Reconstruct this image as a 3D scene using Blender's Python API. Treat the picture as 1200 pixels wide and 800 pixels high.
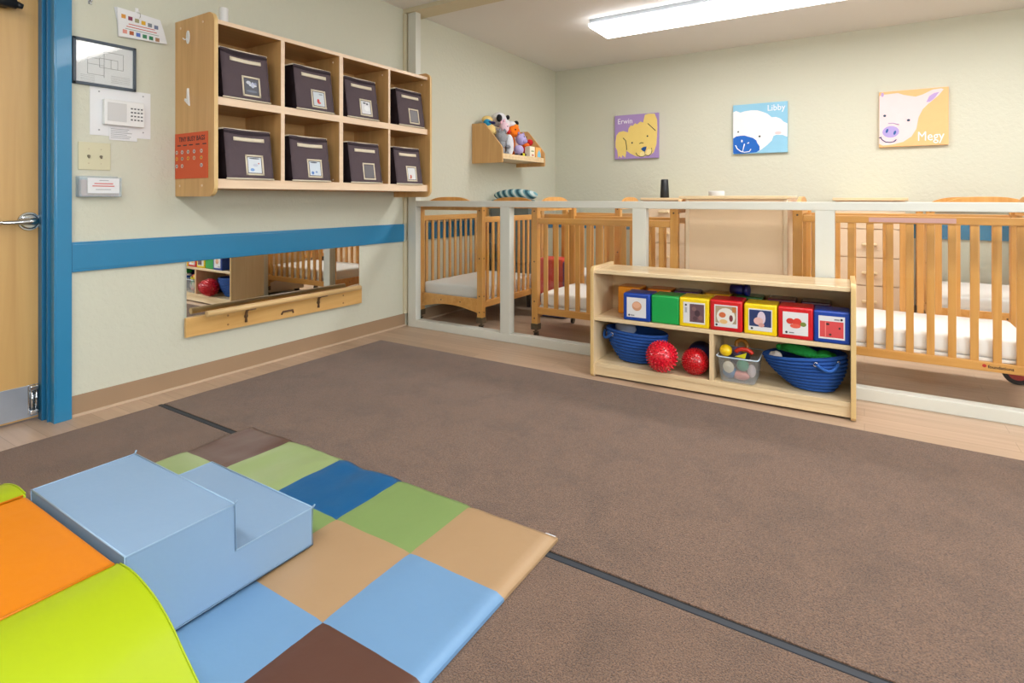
import bpy, bmesh, math, random
from mathutils import Vector, Matrix, Euler
random.seed(7)
PI = math.pi
for o in list(bpy.data.objects):
    bpy.data.objects.remove(o)
SC = bpy.context.scene
COL = SC.collection

# ------------------------------------------------------------ camera, world, lights, exposure
H = 1.05                       # eye height; the camera stands at x=0, y=0
cam = bpy.data.cameras.new('camera')
cam.sensor_width = 36; cam.sensor_fit = 'HORIZONTAL'
cam.lens = 654.7/1200*36
cam.shift_x = 0; cam.shift_y = -(400-232.4)/1200
cam.clip_start = 0.02
camo = bpy.data.objects.new('camera', cam); COL.objects.link(camo)
camo.location = (0, 0, H)
camo.rotation_euler = (PI/2, 0, math.atan(413/654.7))
SC.camera = camo

w = bpy.data.worlds.new('world'); SC.world = w; w.use_nodes = True
w.node_tree.nodes['Background'].inputs[0].default_value = (0.75, 0.85, 1, 1)
w.node_tree.nodes['Background'].inputs[1].default_value = 0.35

SC.view_settings.view_transform = 'Standard'
SC.view_settings.look = 'None'
SC.view_settings.gamma = 1
SC.view_settings.use_curve_mapping = False
SC.view_settings.exposure = 0.0
SC.cycles.use_denoising = True
SC.cycles.max_bounces = 10
SC.cycles.diffuse_bounces = 6
SC.cycles.transparent_max_bounces = 24
SC.cycles.caustics_reflective = False
SC.cycles.caustics_refractive = False
SC.cycles.sample_clamp_indirect = 6

LAMP_EMIT = 9.6                # glowing diffusers of the ceiling fixtures
LAMP_W = 7.0                  # light of one 1.2 m fixture
LAMP_COL = (.98, 0.985, 1.0)
DAY_W = 150                     # side light from the added, unseen window in the right wall

# ------------------------------------------------------------ materials
def nm(name):
    m = bpy.data.materials.new(name); m.use_nodes = True
    nt = m.node_tree; b = nt.nodes['Principled BSDF']
    return m, nt, b
def srgb(r, g, b):
    f = lambda c: (c/255/12.92) if c/255 <= .04045 else ((c/255+.055)/1.055)**2.4
    return (f(r), f(g), f(b), 1)
def mat(name, rgb, rough=.5, bump=0, bscale=60, spec=.5, var=0, vscale=8, metal=0, coat=0):
    m, nt, b = nm(name)
    c = srgb(*rgb)
    b.inputs['Base Color'].default_value = c
    b.inputs['Roughness'].default_value = rough
    b.inputs['Specular IOR Level'].default_value = spec
    b.inputs['Metallic'].default_value = metal
    b.inputs['Coat Weight'].default_value = coat
    tc = nt.nodes.new('ShaderNodeTexCoord')
    n = nt.nodes.new('ShaderNodeTexNoise'); n.inputs['Scale'].default_value = vscale; n.inputs['Detail'].default_value = 4
    nt.links.new(tc.outputs['Object'], n.inputs['Vector'])
    if var:
        mx = nt.nodes.new('ShaderNodeMix'); mx.data_type = 'RGBA'
        mx.inputs['A'].default_value = tuple(x*(1-var) for x in c[:3])+(1,)
        mx.inputs['B'].default_value = tuple(min(1, x*(1+var)) for x in c[:3])+(1,)
        nt.links.new(n.outputs['Fac'], mx.inputs['Factor'])
        nt.links.new(mx.outputs['Result'], b.inputs['Base Color'])
    if bump:
        n2 = nt.nodes.new('ShaderNodeTexNoise'); n2.inputs['Scale'].default_value = bscale; n2.inputs['Detail'].default_value = 3
        nt.links.new(tc.outputs['Object'], n2.inputs['Vector'])
        bp = nt.nodes.new('ShaderNodeBump'); bp.inputs['Strength'].default_value = bump; bp.inputs['Distance'].default_value = .01
        nt.links.new(n2.outputs['Fac'], bp.inputs['Height']); nt.links.new(bp.outputs['Normal'], b.inputs['Normal'])
    return m
def wood(name, c1, c2, axis='X', rough=.4, scale=1.0, coat=.15):
    m, nt, b = nm(name)
    tc = nt.nodes.new('ShaderNodeTexCoord')
    mp = nt.nodes.new('ShaderNodeMapping')
    s = [28*scale]*3; s['XYZ'.index(axis)] = 1.6*scale
    mp.inputs['Scale'].default_value = s
    n = nt.nodes.new('ShaderNodeTexNoise'); n.inputs['Scale'].default_value = 1.0; n.inputs['Detail'].default_value = 5; n.inputs['Distortion'].default_value = .6
    nt.links.new(tc.outputs['Object'], mp.inputs['Vector']); nt.links.new(mp.outputs['Vector'], n.inputs['Vector'])
    r = nt.nodes.new('ShaderNodeValToRGB')
    r.color_ramp.elements[0].position = .3; r.color_ramp.elements[0].color = srgb(*c2)
    r.color_ramp.elements[1].position = .7; r.color_ramp.elements[1].color = srgb(*c1)
    nt.links.new(n.outputs['Fac'], r.inputs['Fac']); nt.links.new(r.outputs['Color'], b.inputs['Base Color'])
    b.inputs['Roughness'].default_value = rough; b.inputs['Coat Weight'].default_value = coat; b.inputs['Coat Roughness'].default_value = .3
    return m
def glassy(name, tint=(1, 1, 1, 1), gloss=.06):
    m = bpy.data.materials.new(name); m.use_nodes = True; nt = m.node_tree; nt.nodes.clear()
    out = nt.nodes.new('ShaderNodeOutputMaterial'); mx = nt.nodes.new('ShaderNodeMixShader')
    t = nt.nodes.new('ShaderNodeBsdfTransparent'); t.inputs[0].default_value = tint
    g = nt.nodes.new('ShaderNodeBsdfGlossy'); g.inputs['Roughness'].default_value = .02
    lw = nt.nodes.new('ShaderNodeLayerWeight'); lw.inputs['Blend'].default_value = .5
    pw = nt.nodes.new('ShaderNodeMath'); pw.operation = 'POWER'; pw.inputs[1].default_value = 5
    ma = nt.nodes.new('ShaderNodeMath'); ma.operation = 'MULTIPLY_ADD'; ma.inputs[1].default_value = .55; ma.inputs[2].default_value = gloss*.4
    nt.links.new(lw.outputs['Facing'], pw.inputs[0]); nt.links.new(pw.outputs[0], ma.inputs[0])
    nt.links.new(ma.outputs[0], mx.inputs[0]); nt.links.new(t.outputs[0], mx.inputs[1]); nt.links.new(g.outputs[0], mx.inputs[2])
    nt.links.new(mx.outputs[0], out.inputs[0])
    return m
def emis(name, col, s):
    m, nt, b = nm(name)
    b.inputs['Base Color'].default_value = (.9, .9, .9, 1)
    b.inputs['Emission Color'].default_value = col+(1,)
    b.inputs['Emission Strength'].default_value = s
    return m

def wall_mat(name, rgb):
    m, nt, b = nm(name)
    tc = nt.nodes.new('ShaderNodeTexCoord')
    n = nt.nodes.new('ShaderNodeTexNoise'); n.inputs['Scale'].default_value = 30; n.inputs['Detail'].default_value = 3; n.inputs['Roughness'].default_value = .55
    nt.links.new(tc.outputs['Object'], n.inputs['Vector'])
    r = nt.nodes.new('ShaderNodeValToRGB'); r.color_ramp.elements[0].position = .42; r.color_ramp.elements[1].position = .58
    nt.links.new(n.outputs['Fac'], r.inputs['Fac'])
    bp = nt.nodes.new('ShaderNodeBump'); bp.inputs['Strength'].default_value = .27; bp.inputs['Distance'].default_value = .003
    nt.links.new(r.outputs['Color'], bp.inputs['Height']); nt.links.new(bp.outputs['Normal'], b.inputs['Normal'])
    b.inputs['Base Color'].default_value = srgb(*rgb); b.inputs['Roughness'].default_value = .55
    return m
def floor_mat():
    m, nt, b = nm('vinyl_plank')
    tc = nt.nodes.new('ShaderNodeTexCoord')
    br = nt.nodes.new('ShaderNodeTexBrick')
    br.inputs['Scale'].default_value = 1; br.inputs['Brick Width'].default_value = 1.1; br.inputs['Row Height'].default_value = .11
    br.inputs['Mortar Size'].default_value = .0012; br.inputs['Mortar Smooth'].default_value = .2
    br.inputs['Color1'].default_value = srgb(198, 172, 148); br.inputs['Color2'].default_value = srgb(186, 160, 136)
    br.inputs['Mortar'].default_value = srgb(160, 136, 116)
    mp0 = nt.nodes.new('ShaderNodeMapping'); mp0.inputs['Rotation'].default_value = (0, 0, PI/4)
    nt.links.new(tc.outputs['Object'], br.inputs['Vector'])
    mp = nt.nodes.new('ShaderNodeMapping'); mp.inputs['Scale'].default_value = (1.5, 30, 1)
    n = nt.nodes.new('ShaderNodeTexNoise'); n.inputs['Scale'].default_value = 1; n.inputs['Detail'].default_value = 6
    nt.links.new(tc.outputs['Object'], mp.inputs['Vector']); nt.links.new(mp.outputs['Vector'], n.inputs['Vector'])
    mx = nt.nodes.new('ShaderNodeMix'); mx.data_type = 'RGBA'; mx.blend_type = 'MULTIPLY'; mx.inputs['Factor'].default_value = .5
    r = nt.nodes.new('ShaderNodeValToRGB'); r.color_ramp.elements[0].position = .3; r.color_ramp.elements[0].color = (.68, .64, .6, 1); r.color_ramp.elements[1].position = .7
    nt.links.new(n.outputs['Fac'], r.inputs['Fac'])
    nt.links.new(br.outputs['Color'], mx.inputs['A']); nt.links.new(r.outputs['Color'], mx.inputs['B'])
    nt.links.new(mx.outputs['Result'], b.inputs['Base Color'])
    b.inputs['Roughness'].default_value = .38
    return m
def carpet_mat():
    m, nt, b = nm('carpet_pile')
    tc = nt.nodes.new('ShaderNodeTexCoord')
    n1 = nt.nodes.new('ShaderNodeTexNoise'); n1.inputs['Scale'].default_value = 240; n1.inputs['Detail'].default_value = 4; n1.inputs['Roughness'].default_value = .7
    n2 = nt.nodes.new('ShaderNodeTexNoise'); n2.inputs['Scale'].default_value = 5.5; n2.inputs['Detail'].default_value = 6; n2.inputs['Roughness'].default_value = .65; n2.inputs['Distortion'].default_value = .5
    n3 = nt.nodes.new('ShaderNodeTexNoise'); n3.inputs['Scale'].default_value = 1.2; n3.inputs['Detail'].default_value = 2
    for n in (n1, n2, n3): nt.links.new(tc.outputs['Object'], n.inputs['Vector'])
    r1 = nt.nodes.new('ShaderNodeValToRGB')
    r1.color_ramp.elements[0].position = .34; r1.color_ramp.elements[0].color = srgb(58, 40, 30)
    r1.color_ramp.elements[1].position = .66; r1.color_ramp.elements[1].color = srgb(140, 107, 84)
    nt.links.new(n1.outputs['Fac'], r1.inputs['Fac'])
    r2 = nt.nodes.new('ShaderNodeValToRGB')
    r2.color_ramp.elements[0].position = .33; r2.color_ramp.elements[0].color = (.78, .78, .78, 1)
    r2.color_ramp.elements[1].position = .55; r2.color_ramp.elements[1].color = (1, 1, 1, 1)
    nt.links.new(n2.outputs['Fac'], r2.inputs['Fac'])
    mx = nt.nodes.new('ShaderNodeMix'); mx.data_type = 'RGBA'; mx.blend_type = 'MULTIPLY'; mx.inputs['Factor'].default_value = 1
    nt.links.new(r1.outputs['Color'], mx.inputs['A']); nt.links.new(r2.outputs['Color'], mx.inputs['B'])
    nt.links.new(mx.outputs['Result'], b.inputs['Base Color'])
    b.inputs['Roughness'].default_value = .95; b.inputs['Specular IOR Level'].default_value = .1
    b.inputs['Sheen Weight'].default_value = .25; b.inputs['Sheen Roughness'].default_value = .5
    bp = nt.nodes.new('ShaderNodeBump'); bp.inputs['Strength'].default_value = .8; bp.inputs['Distance'].default_value = .006
    nt.links.new(n1.outputs['Fac'], bp.inputs['Height']); nt.links.new(bp.outputs['Normal'], b.inputs['Normal'])
    return m

M = dict(
    wall=wall_mat('cream_wall_paint', (203, 204, 188)),
    ceil=mat('ceiling_paint', (226, 226, 226), .8, .15, 90),
    floor=floor_mat(), carpet=carpet_mat(),
    beam=mat('beam_paint', (206, 197, 170), .6, .1, 60),
    base=mat('vinyl_cove_base', (158, 131, 104), .5, 0, var=.06),
    baselip=mat('cove_base_lip', (196, 172, 148), .5),
    blue=mat('blue_gloss_paint', (38, 126, 172), .35, .08, 25, coat=.2),
    dblue=mat('blue_gloss_paint_jamb', (30, 104, 146), .35, .08, 25),
    white=mat('white_paint', (210, 211, 203), .4, .05, 40),
    door=wood('birch_door_veneer', (206, 166, 106), (188, 146, 88), 'Z', .35, .5),
    steel=mat('brushed_steel', (178, 188, 204), .35, 0, metal=.75, var=.12, vscale=12),
    chrome=mat('satin_chrome', (205, 208, 212), .18, 0, metal=1),
    dark=mat('black_plastic', (28, 30, 34), .4),
    maple=wood('maple_laminate', (232, 210, 172), (218, 192, 152), 'X', .24),
    maplez=wood('maple_laminate_upright', (228, 204, 166), (214, 187, 147), 'Z', .35),
    mapleedge=wood('maple_edge_band', (226, 196, 140), (208, 172, 112), 'Z', .35),
    cub=wood('honey_maple_laminate', (214, 170, 112), (198, 152, 94), 'Z', .42),
    cubx=wood('honey_maple_panel', (206, 160, 104), (190, 144, 88), 'Y', .42),
    cubedge=wood('pale_edge_band', (240, 214, 186), (230, 202, 172), 'Y', .4),
    crib=wood('honey_beech', (220, 164, 90), (202, 142, 66), 'Z', .38),
    cribx=wood('honey_beech_rail', (222, 166, 92), (204, 144, 68), 'X', .38),
    pine=wood('pine_board', (226, 186, 122), (204, 156, 88), 'Y', .4, .6),
    pinelight=wood('pale_pine_bar', (224, 190, 138), (208, 170, 112), 'Y', .4),
    beige=mat('beige_laminate', (228, 198, 166), .5, 0, var=.03),
    drawer=mat('pale_maple_drawer', (224, 200, 172), .45, 0, var=.03),
    gap=mat('dark_gap', (60, 48, 40), .8),
    bolt=mat('dark_bolt', (70, 48, 32), .5),
    sheet=mat('white_sheet', (238, 237, 236), .8, .35, 14),
    casterm=mat('caster_bracket', (96, 84, 66), .4, metal=.5),
    rubber=mat('black_rubber', (30, 30, 32), .6),
    redhub=mat('red_wheel_hub', (150, 44, 40), .5),
    fabric=mat('plum_grey_fabric', (92, 80, 86), .9, .3, 300, spec=.2, var=.08, vscale=20),
    sidefab=mat('black_fabric_side', (38, 30, 34), .95, .2, 300, spec=.1),  # bin sides coloured darker than the front
    darkfab=mat('plum_grey_fabric_inside', (60, 52, 58), .95, .2, 300, spec=.1),
    piping=mat('cream_piping', (226, 216, 194), .7),
    card=mat('white_card', (226, 228, 232), .6),
    orangep=mat('orange_poster_paper', (214, 88, 46), .6),
    ink=mat('black_print', (50, 46, 50), .7),
    redink=mat('red_print', (196, 86, 84), .7),
    frameb=mat('slate_picture_frame', (64, 76, 90), .4),
    ivory=mat('ivory_plastic', (206, 202, 172), .4),
    whitep=mat('white_plastic', (228, 229, 230), .35),
    greyp=mat('grey_grille', (205, 206, 208), .6),
    glass=glassy('clear_pane', (.985, .99, .985, 1)),
    acry=glassy('clear_acrylic', (.97, .975, .975, 1)),
    teal=mat('teal_fabric', (112, 160, 168), .85, .3, 80),
    tealstripe=mat('dark_teal_stripe', (40, 82, 96), .85),
    lens=emis('glowing_diffuser', (1, .98, .95), LAMP_EMIT),
    housing=mat('fixture_housing', (150, 155, 160), .5),
)
mir, nt_, b_ = nm('mirror_silver'); b_.inputs['Metallic'].default_value = 1; b_.inputs['Roughness'].default_value = .015; b_.inputs['Base Color'].default_value = (.86, .88, .86, 1)
M['mirror'] = mir
def vinyl(name, rgb, rough=.42):
    rgb = tuple(int(c*.82) for c in rgb)
    return mat(name, rgb, rough, .12, 18, spec=.4, var=.03, vscale=4)
V = dict(ltblue=vinyl('light_blue_vinyl', (156, 190, 226)), orange=vinyl('orange_vinyl', (252, 146, 0)), lime=vinyl('lime_vinyl', (188, 212, 12)),
         mblue=vinyl('sky_blue_vinyl', (128, 174, 220)), dkblue=vinyl('deep_blue_vinyl', (8, 104, 168)), tan=vinyl('tan_vinyl', (200, 164, 122)),
         brown=vinyl('brown_vinyl', (106, 70, 58)), green=vinyl('leaf_green_vinyl', (146, 176, 104)), pgreen=vinyl('pale_green_vinyl', (178, 200, 136)),
         under=mat('white_mat_backing', (214, 220, 226), .6), seam=vinyl('pale_blue_piping', (170, 204, 236), .35), seamo=vinyl('orange_piping', (232, 132, 10), .35))
_cm = {}
def cmat(rgb, rough=.5, bump=0, coat=0):
    k = (rgb, rough, bump, coat)
    if k not in _cm:
        _cm[k] = mat('paint_%d_%d_%d' % rgb, rgb, rough, bump, 120, coat=coat, var=.04, vscale=15)
    return _cm[k]
def plush(rgb):
    return cmat(rgb, .95, .8)

# ------------------------------------------------------------ mesh builder
class MB:
    def __init__(s): s.bm = bmesh.new(); s.mi = 0; s.smooth = False
    def _fin(s, faces, smooth=None):
        for f in faces:
            f.material_index = s.mi
            f.smooth = s.smooth if smooth is None else smooth
    def _bev(s, geom_v, bev, seg=2):
        es = list({e for v in geom_v for e in v.link_edges})
        r = bmesh.ops.bevel(s.bm, geom=es, offset=bev, segments=seg, affect='EDGES', profile=.6, clamp_overlap=True)
        return r
    def box(s, x0, x1, y0, y1, z0, z1, bev=0, seg=2, rot=None, mtx=None):
        n0 = set(s.bm.faces)
        r = bmesh.ops.create_cube(s.bm, size=1)
        c = Vector(((x0+x1)/2, (y0+y1)/2, (z0+z1)/2)); d = (abs(x1-x0), abs(y1-y0), abs(z1-z0))
        for v in r['verts']:
            v.co = Vector((v.co.x*d[0], v.co.y*d[1], v.co.z*d[2]))
        if bev: s._bev(r['verts'], min(bev, min(d)*.45), seg)
        nf = [f for f in s.bm.faces if f not in n0]
        vs = {v for f in nf for v in f.verts}
        for v in vs:
            if rot is not None: v.co = rot @ v.co
            v.co = v.co + c
            if mtx is not None: v.co = mtx @ v.co
        s._fin(nf)
        return s
    def cyl(s, p0, p1, r0, r1=None, seg=20, cap=True, smooth=True):
        if r1 is None: r1 = r0
        p0 = Vector(p0); p1 = Vector(p1); d = p1-p0
        q = d.to_track_quat('Z', 'Y')
        a = []; b = []
        for i in range(seg):
            t = 2*PI*i/seg; u = Vector((math.cos(t), math.sin(t), 0))
            a.append(s.bm.verts.new(p0+q@(u*r0))); b.append(s.bm.verts.new(p1+q@(u*r1)))
        fs = []
        for i in range(seg):
            j = (i+1) % seg
            fs.append(s.bm.faces.new((a[i], a[j], b[j], b[i])))
        s._fin(fs, smooth)
        if cap:
            s._fin([s.bm.faces.new(a[::-1]), s.bm.faces.new(b)], False)
        return s
    def tube(s, pts, r, seg=10, closed=False):
        pts = [Vector(p) for p in pts]; n = len(pts); rings = []
        up = Vector((0, 0, 1))
        for i, p in enumerate(pts):
            if closed: d = pts[(i+1) % n]-pts[i-1]
            else: d = pts[min(i+1, n-1)]-pts[max(i-1, 0)]
            d.normalize()
            a = d.cross(up)
            if a.length < .05: a = d.cross(Vector((0, 1, 0)))
            a.normalize(); b = a.cross(d)
            rr = r[i] if isinstance(r, (list, tuple)) else r
            rings.append([s.bm.verts.new(p+(a*math.cos(2*PI*k/seg)+b*math.sin(2*PI*k/seg))*rr) for k in range(seg)])
        fs = []
        m = n if closed else n-1
        for i in range(m):
            A = rings[i]; B = rings[(i+1) % n]
            for k in range(seg):
                fs.append(s.bm.faces.new((A[k], A[(k+1) % seg], B[(k+1) % seg], B[k])))
        s._fin(fs, True)
        if not closed:
            s._fin([s.bm.faces.new(rings[0][::-1]), s.bm.faces.new(rings[-1])], False)
        return s
    def sph(s, c, r, sx=1, sy=1, sz=1, rot=None, seg=20):
        n0 = set(s.bm.faces)
        q = bmesh.ops.create_uvsphere(s.bm, u_segments=seg, v_segments=max(8, seg//2+2), radius=r)
        for v in q['verts']:
            co = Vector((v.co.x*sx, v.co.y*sy, v.co.z*sz))
            if rot: co = rot @ co
            v.co = co+Vector(c)
        s._fin([f for f in s.bm.faces if f not in n0], True)
        return s
    def prism(s, pts, axis, a0, a1, bev=0, seg=2, smooth=False):
        """outline pts (2d) in the plane across `axis`, extruded from a0 to a1"""
        def mk(p, a):
            if axis == 'X': return Vector((a, p[0], p[1]))
            if axis == 'Y': return Vector((p[0], a, p[1]))
            return Vector((p[0], p[1], a))
        n0 = set(s.bm.faces)
        A = [s.bm.verts.new(mk(p, a0)) for p in pts]; B = [s.bm.verts.new(mk(p, a1)) for p in pts]
        n = len(pts)
        c0 = s.bm.faces.new(A[::-1]); c1 = s.bm.faces.new(B)
        sides = [s.bm.faces.new((A[i], A[(i+1) % n], B[(i+1) % n], B[i])) for i in range(n)]
        allf = [c0, c1]+sides
        bmesh.ops.recalc_face_normals(s.bm, faces=allf)
        if bev:
            es = list(c0.edges)+list(c1.edges)
            bmesh.ops.bevel(s.bm, geom=es, offset=bev, segments=seg, affect='EDGES', profile=.6, clamp_overlap=True)
        nf = [f for f in s.bm.faces if f not in n0]
        s._fin(nf, smooth)
        return s
    def lathe(s, prof, c=(0, 0, 0), seg=32, sx=1, sy=1, cap=True, smooth=True, mtx=None, sharp=()):
        rings = []
        c = Vector(c)
        for r, z in prof:
            ring = []
            for i in range(seg):
                t = 2*PI*i/seg
                co = Vector((r*math.cos(t)*sx, r*math.sin(t)*sy, z))
                if mtx: co = mtx @ co
                ring.append(s.bm.verts.new(co+c))
            rings.append(ring)
        fs = []
        for a, b in zip(rings, rings[1:]):
            for i in range(seg):
                fs.append(s.bm.faces.new((a[i], a[(i+1) % seg], b[(i+1) % seg], b[i])))
        s._fin(fs, smooth)
        for k in sharp:
            for i in range(seg):
                e = s.bm.edges.get((rings[k][i], rings[k][(i+1) % seg]))
                if e: e.smooth = False
        if cap:
            s._fin([s.bm.faces.new(rings[0][::-1]), s.bm.faces.new(rings[-1])], False)
        return s
    def poly(s, pts3):
        f = s.bm.faces.new([s.bm.verts.new(Vector(p)) for p in pts3]); s._fin([f], False); return s
    def grid(s, nx, ny, fn):
        g = [[s.bm.verts.new(Vector(fn(i/nx, j/ny))) for i in range(nx+1)] for j in range(ny+1)]
        fs = []
        for j in range(ny):
            for i in range(nx):
                fs.append(s.bm.faces.new((g[j][i], g[j][i+1], g[j+1][i+1], g[j+1][i])))
        s._fin(fs, True); return g, fs

def rootloc(p):
    m = Matrix.Identity(4)
    while p is not None:
        m = Matrix.LocRotScale(p.location, p.rotation_euler, None) @ m
        p = p.parent
    return m
def build(name, mb, mats, parent=None, local=False):
    me = bpy.data.meshes.new(name)
    bmesh.ops.recalc_face_normals(mb.bm, faces=mb.bm.faces[:])
    mb.bm.to_mesh(me); mb.bm.free()
    if not isinstance(mats, (list, tuple)): mats = [mats]
    for m_ in mats: me.materials.append(m_)
    o = bpy.data.objects.new(name, me); COL.objects.link(o)
    if parent is not None:
        o.parent = parent
        if not local: me.transform(rootloc(parent).inverted())
    return o
def tag(o, label, cat, group=None):
    o['label'] = label; o['category'] = cat
    if group: o['group'] = group
    return o
def thing(name, label, cat, loc=(0, 0, 0), rz=0, group=None):
    o = bpy.data.objects.new(name, None); COL.objects.link(o)
    o.empty_display_size = .05
    o.location = loc; o.rotation_euler = (0, 0, rz)
    return tag(o, label, cat, group)
def solo(name, mb, mats, label, cat, group=None):
    """a thing that is one mesh: origin moved to its base centre"""
    me = bpy.data.meshes.new(name)
    bmesh.ops.recalc_face_normals(mb.bm, faces=mb.bm.faces[:])
    vs = [v.co for v in mb.bm.verts]
    c = Vector(((min(v.x for v in vs)+max(v.x for v in vs))/2, (min(v.y for v in vs)+max(v.y for v in vs))/2, min(v.z for v in vs)))
    for v in mb.bm.verts: v.co -= c
    mb.bm.to_mesh(me); mb.bm.free()
    if not isinstance(mats, (list, tuple)): mats = [mats]
    for m_ in mats: me.materials.append(m_)
    o = bpy.data.objects.new(name, me); COL.objects.link(o); o.location = c
    return tag(o, label, cat, group)
def struct(name, mb, mats, parent=None):
    o = build(name, mb, mats, parent)
    if parent is None: o['kind'] = 'structure'
    return o
def copy_tree(o, parent=None):
    c = o.copy(); COL.objects.link(c); c.parent = parent
    for ch in list(o.children): copy_tree(ch, c)
    return c
def text_mesh(name, txt, size, mtx, material, parent, ext=.0006, sx=1.0, bold=0):
    cu = bpy.data.curves.new(name, 'FONT'); cu.body = txt; cu.size = size; cu.extrude = ext; cu.offset = bold; cu.resolution_u = 2
    cu.align_x = 'CENTER'; cu.align_y = 'CENTER'
    t = bpy.data.objects.new(name+'_tmp', cu); COL.objects.link(t)
    dg = bpy.context.evaluated_depsgraph_get()
    me = bpy.data.meshes.new_from_object(t.evaluated_get(dg))
    bpy.data.objects.remove(t); bpy.data.curves.remove(cu)
    me.transform(Matrix.Diagonal((sx, 1, 1, 1)))
    me.transform(mtx)
    me.materials.clear(); me.materials.append(material)
    me.name = name
    o = bpy.data.objects.new(name, me); COL.objects.link(o); o.parent = parent
    if parent is not None: me.transform(rootloc(parent).inverted())
    return o
# plane frames: on the left wall (normal +X, text runs along +Y... seen from the room left-to-right = +Y)
def on_left(y, z, x):   return Matrix(((0, 0, 1, x), (1, 0, 0, y), (0, 1, 0, z), (0, 0, 0, 1)))
def on_back(x, z, y):   return Matrix(((1, 0, 0, x), (0, 0, -1, y), (0, 1, 0, z), (0, 0, 0, 1)))

LW = -3.211; BW = 6.09; CZ = 2.606; RW = 3.3; NW = -2.6   # room shell planes
PY = 3.43                                                 # front of the partition

# ------------------------------------------------------------ room shell
b = MB(); b.box(LW-.3, RW+.2, NW-.2, BW+.2, -.1, 0); struct('floor', b, M['floor'])
b = MB(); b.box(LW-.3, RW+.2, NW-.2, BW+.2, CZ, CZ+.1); struct('ceiling', b, M['ceil'])
b = MB()
b.box(LW-.15, LW, 1.075, BW, 0, CZ)            # beyond the door
b.box(LW-.15, LW, .12, 1.075, 2.07, CZ)        # over the door
b.box(LW-.15, LW, NW, .12, 0, CZ)
struct('wall_left', b, M['wall'])
b = MB(); b.box(LW-.15, RW+.15, BW, BW+.15, 0, CZ); struct('wall_back', b, M['wall'])
b = MB()
b.box(RW, RW+.15, NW, -1.0, 0, CZ); b.box(RW, RW+.15, 1.4, BW, 0, CZ)
b.box(RW, RW+.15, -1.0, 1.4, 0, .95); b.box(RW, RW+.15, -1.0, 1.4, 2.2, CZ)
struct('wall_right', b, M['wall'])
b = MB(); b.box(LW-.15, RW+.15, NW-.15, NW, 0, CZ); struct('wall_front', b, M['wall'])
# window added in the right wall, out of view, to give side light
wf = MB()
for (a0, a1, c0, c1) in ((-1.0, 1.4, .95, 1.0), (-1.0, 1.4, 2.15, 2.2), (-1.0, -.95, 1.0, 2.15), (1.35, 1.4, 1.0, 2.15), (.18, .22, 1.0, 2.15)):
    wf.box(RW+.03, RW+.09, a0, a1, c0, c1, .004)
win = struct('window_1', wf, M['white'])
b = MB(); b.box(RW+.055, RW+.06, -.95, 1.35, 1.0, 2.15); build('pane', b, M['glass'], win)
def area(name, loc, rot, sx, sy, power, col):
    L = bpy.data.lights.new(name, 'AREA'); L.shape = 'RECTANGLE'; L.size = sx; L.size_y = sy; L.energy = power; L.color = col
    o = bpy.data.objects.new(name, L); COL.objects.link(o); o.location = loc; o.rotation_euler = rot
    return o
area('window_daylight', (RW+.2, .2, 1.6), (0, PI/2, 0), 1.15, 2.3, DAY_W, (.88, .94, 1.0))  # added side light behind the window opening

# baseboards
b = MB(); b.box(LW, LW+.006, 1.135, PY-.002, .012, .103, .002); b.mi = 1; b.box(LW, LW+.013, 1.135, PY-.002, 0, .014, .003)
struct('baseboard_left', b, [M['base'], M['baselip']])
b = MB(); b.box(LW, LW+.006, PY+.08, BW, .012, .103, .002); b.mi = 1; b.box(LW, LW+.013, PY+.08, BW, 0, .014, .003)
struct('baseboard_left', b, [M['base'], M['baselip']])
b = MB(); b.box(LW+.02, RW, BW-.006, BW, .012, .103, .002); b.mi = 1; b.box(LW+.02, RW, BW-.013, BW, 0, .014, .003)
struct('baseboard_back', b, [M['base'], M['baselip']])
# blue wall bands
b = MB(); b.box(LW, LW+.016, 1.133, 3.405, .697, .841, .003)
b.box(LW+.014, LW+.0185, 1.133, 3.405, .709, .829, .002); struct('trim_1', b, M['blue'])
b = MB(); b.box(LW, LW+.016, PY+.08, BW-.002, .697, .841, .003); struct('trim_2', b, M['blue'])
b = MB(); b.box(LW+.02, RW, BW-.016, BW, .697, .841, .003); struct('trim_3', b, M['blue'])
# header beam under the ceiling and the pilaster strip at the wall, in the plane of the partition
b = MB(); b.box(LW, RW, PY-.02, PY+.17, CZ-.035, CZ, .003); struct('trim_4', b, M['beam'])
b = MB(); b.box(LW, LW+.02, PY-.025, PY+.05, .842, CZ-.036, .002); b.box(LW, LW+.02, PY-.025, PY+.05, .104, .696, .002); struct('trim_5', b, M['beam'])

# ------------------------------------------------------------ door
b = MB(); b.box(-3.37, -3.33, .14, 1.058, .012, 2.05, .002)
door = struct('door_1', b, M['door'])
fr = MB()
fr.box(LW-.12, LW+.022, 1.062, 1.075, 0, 2.07)      # jamb lining
fr.box(LW, LW+.024, 1.068, 1.131, 0, 2.13, .003)    # casing
fr.box(LW-.12, LW+.022, .12, .135, 0, 2.07)
fr.box(LW, LW+.024, .06, .127, 0, 2.13, .003)
fr.box(LW, LW+.024, .127, 1.068, 2.068, 2.13, .003)
fr.box(LW-.12, LW+.022, .12, 1.075, 2.055, 2.07)
fr.mi = 1
fr.box(-3.329, -3.285, 1.046, 1.063, 0, 2.05, .002)   # stop
fr.box(-3.245, -3.238, 1.052, 1.064, 0, 2.05, .001)
struct('door_frame', fr, [M['blue'], M['dblue']], door)
b = MB(); b.box(-3.33, -3.3275, .15, 1.045, .02, .17, .001); build('kick_plate', b, M['steel'], door)
ho = MB(); ho.box(-3.3275, -3.3225, 1.006, 1.044, .035, .172, .002); ho.box(-3.3225, -3.296, 1.008, 1.042, .148, .17, .004); ho.box(-3.3225, -3.298, 1.008, 1.042, .036, .056, .004)
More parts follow.
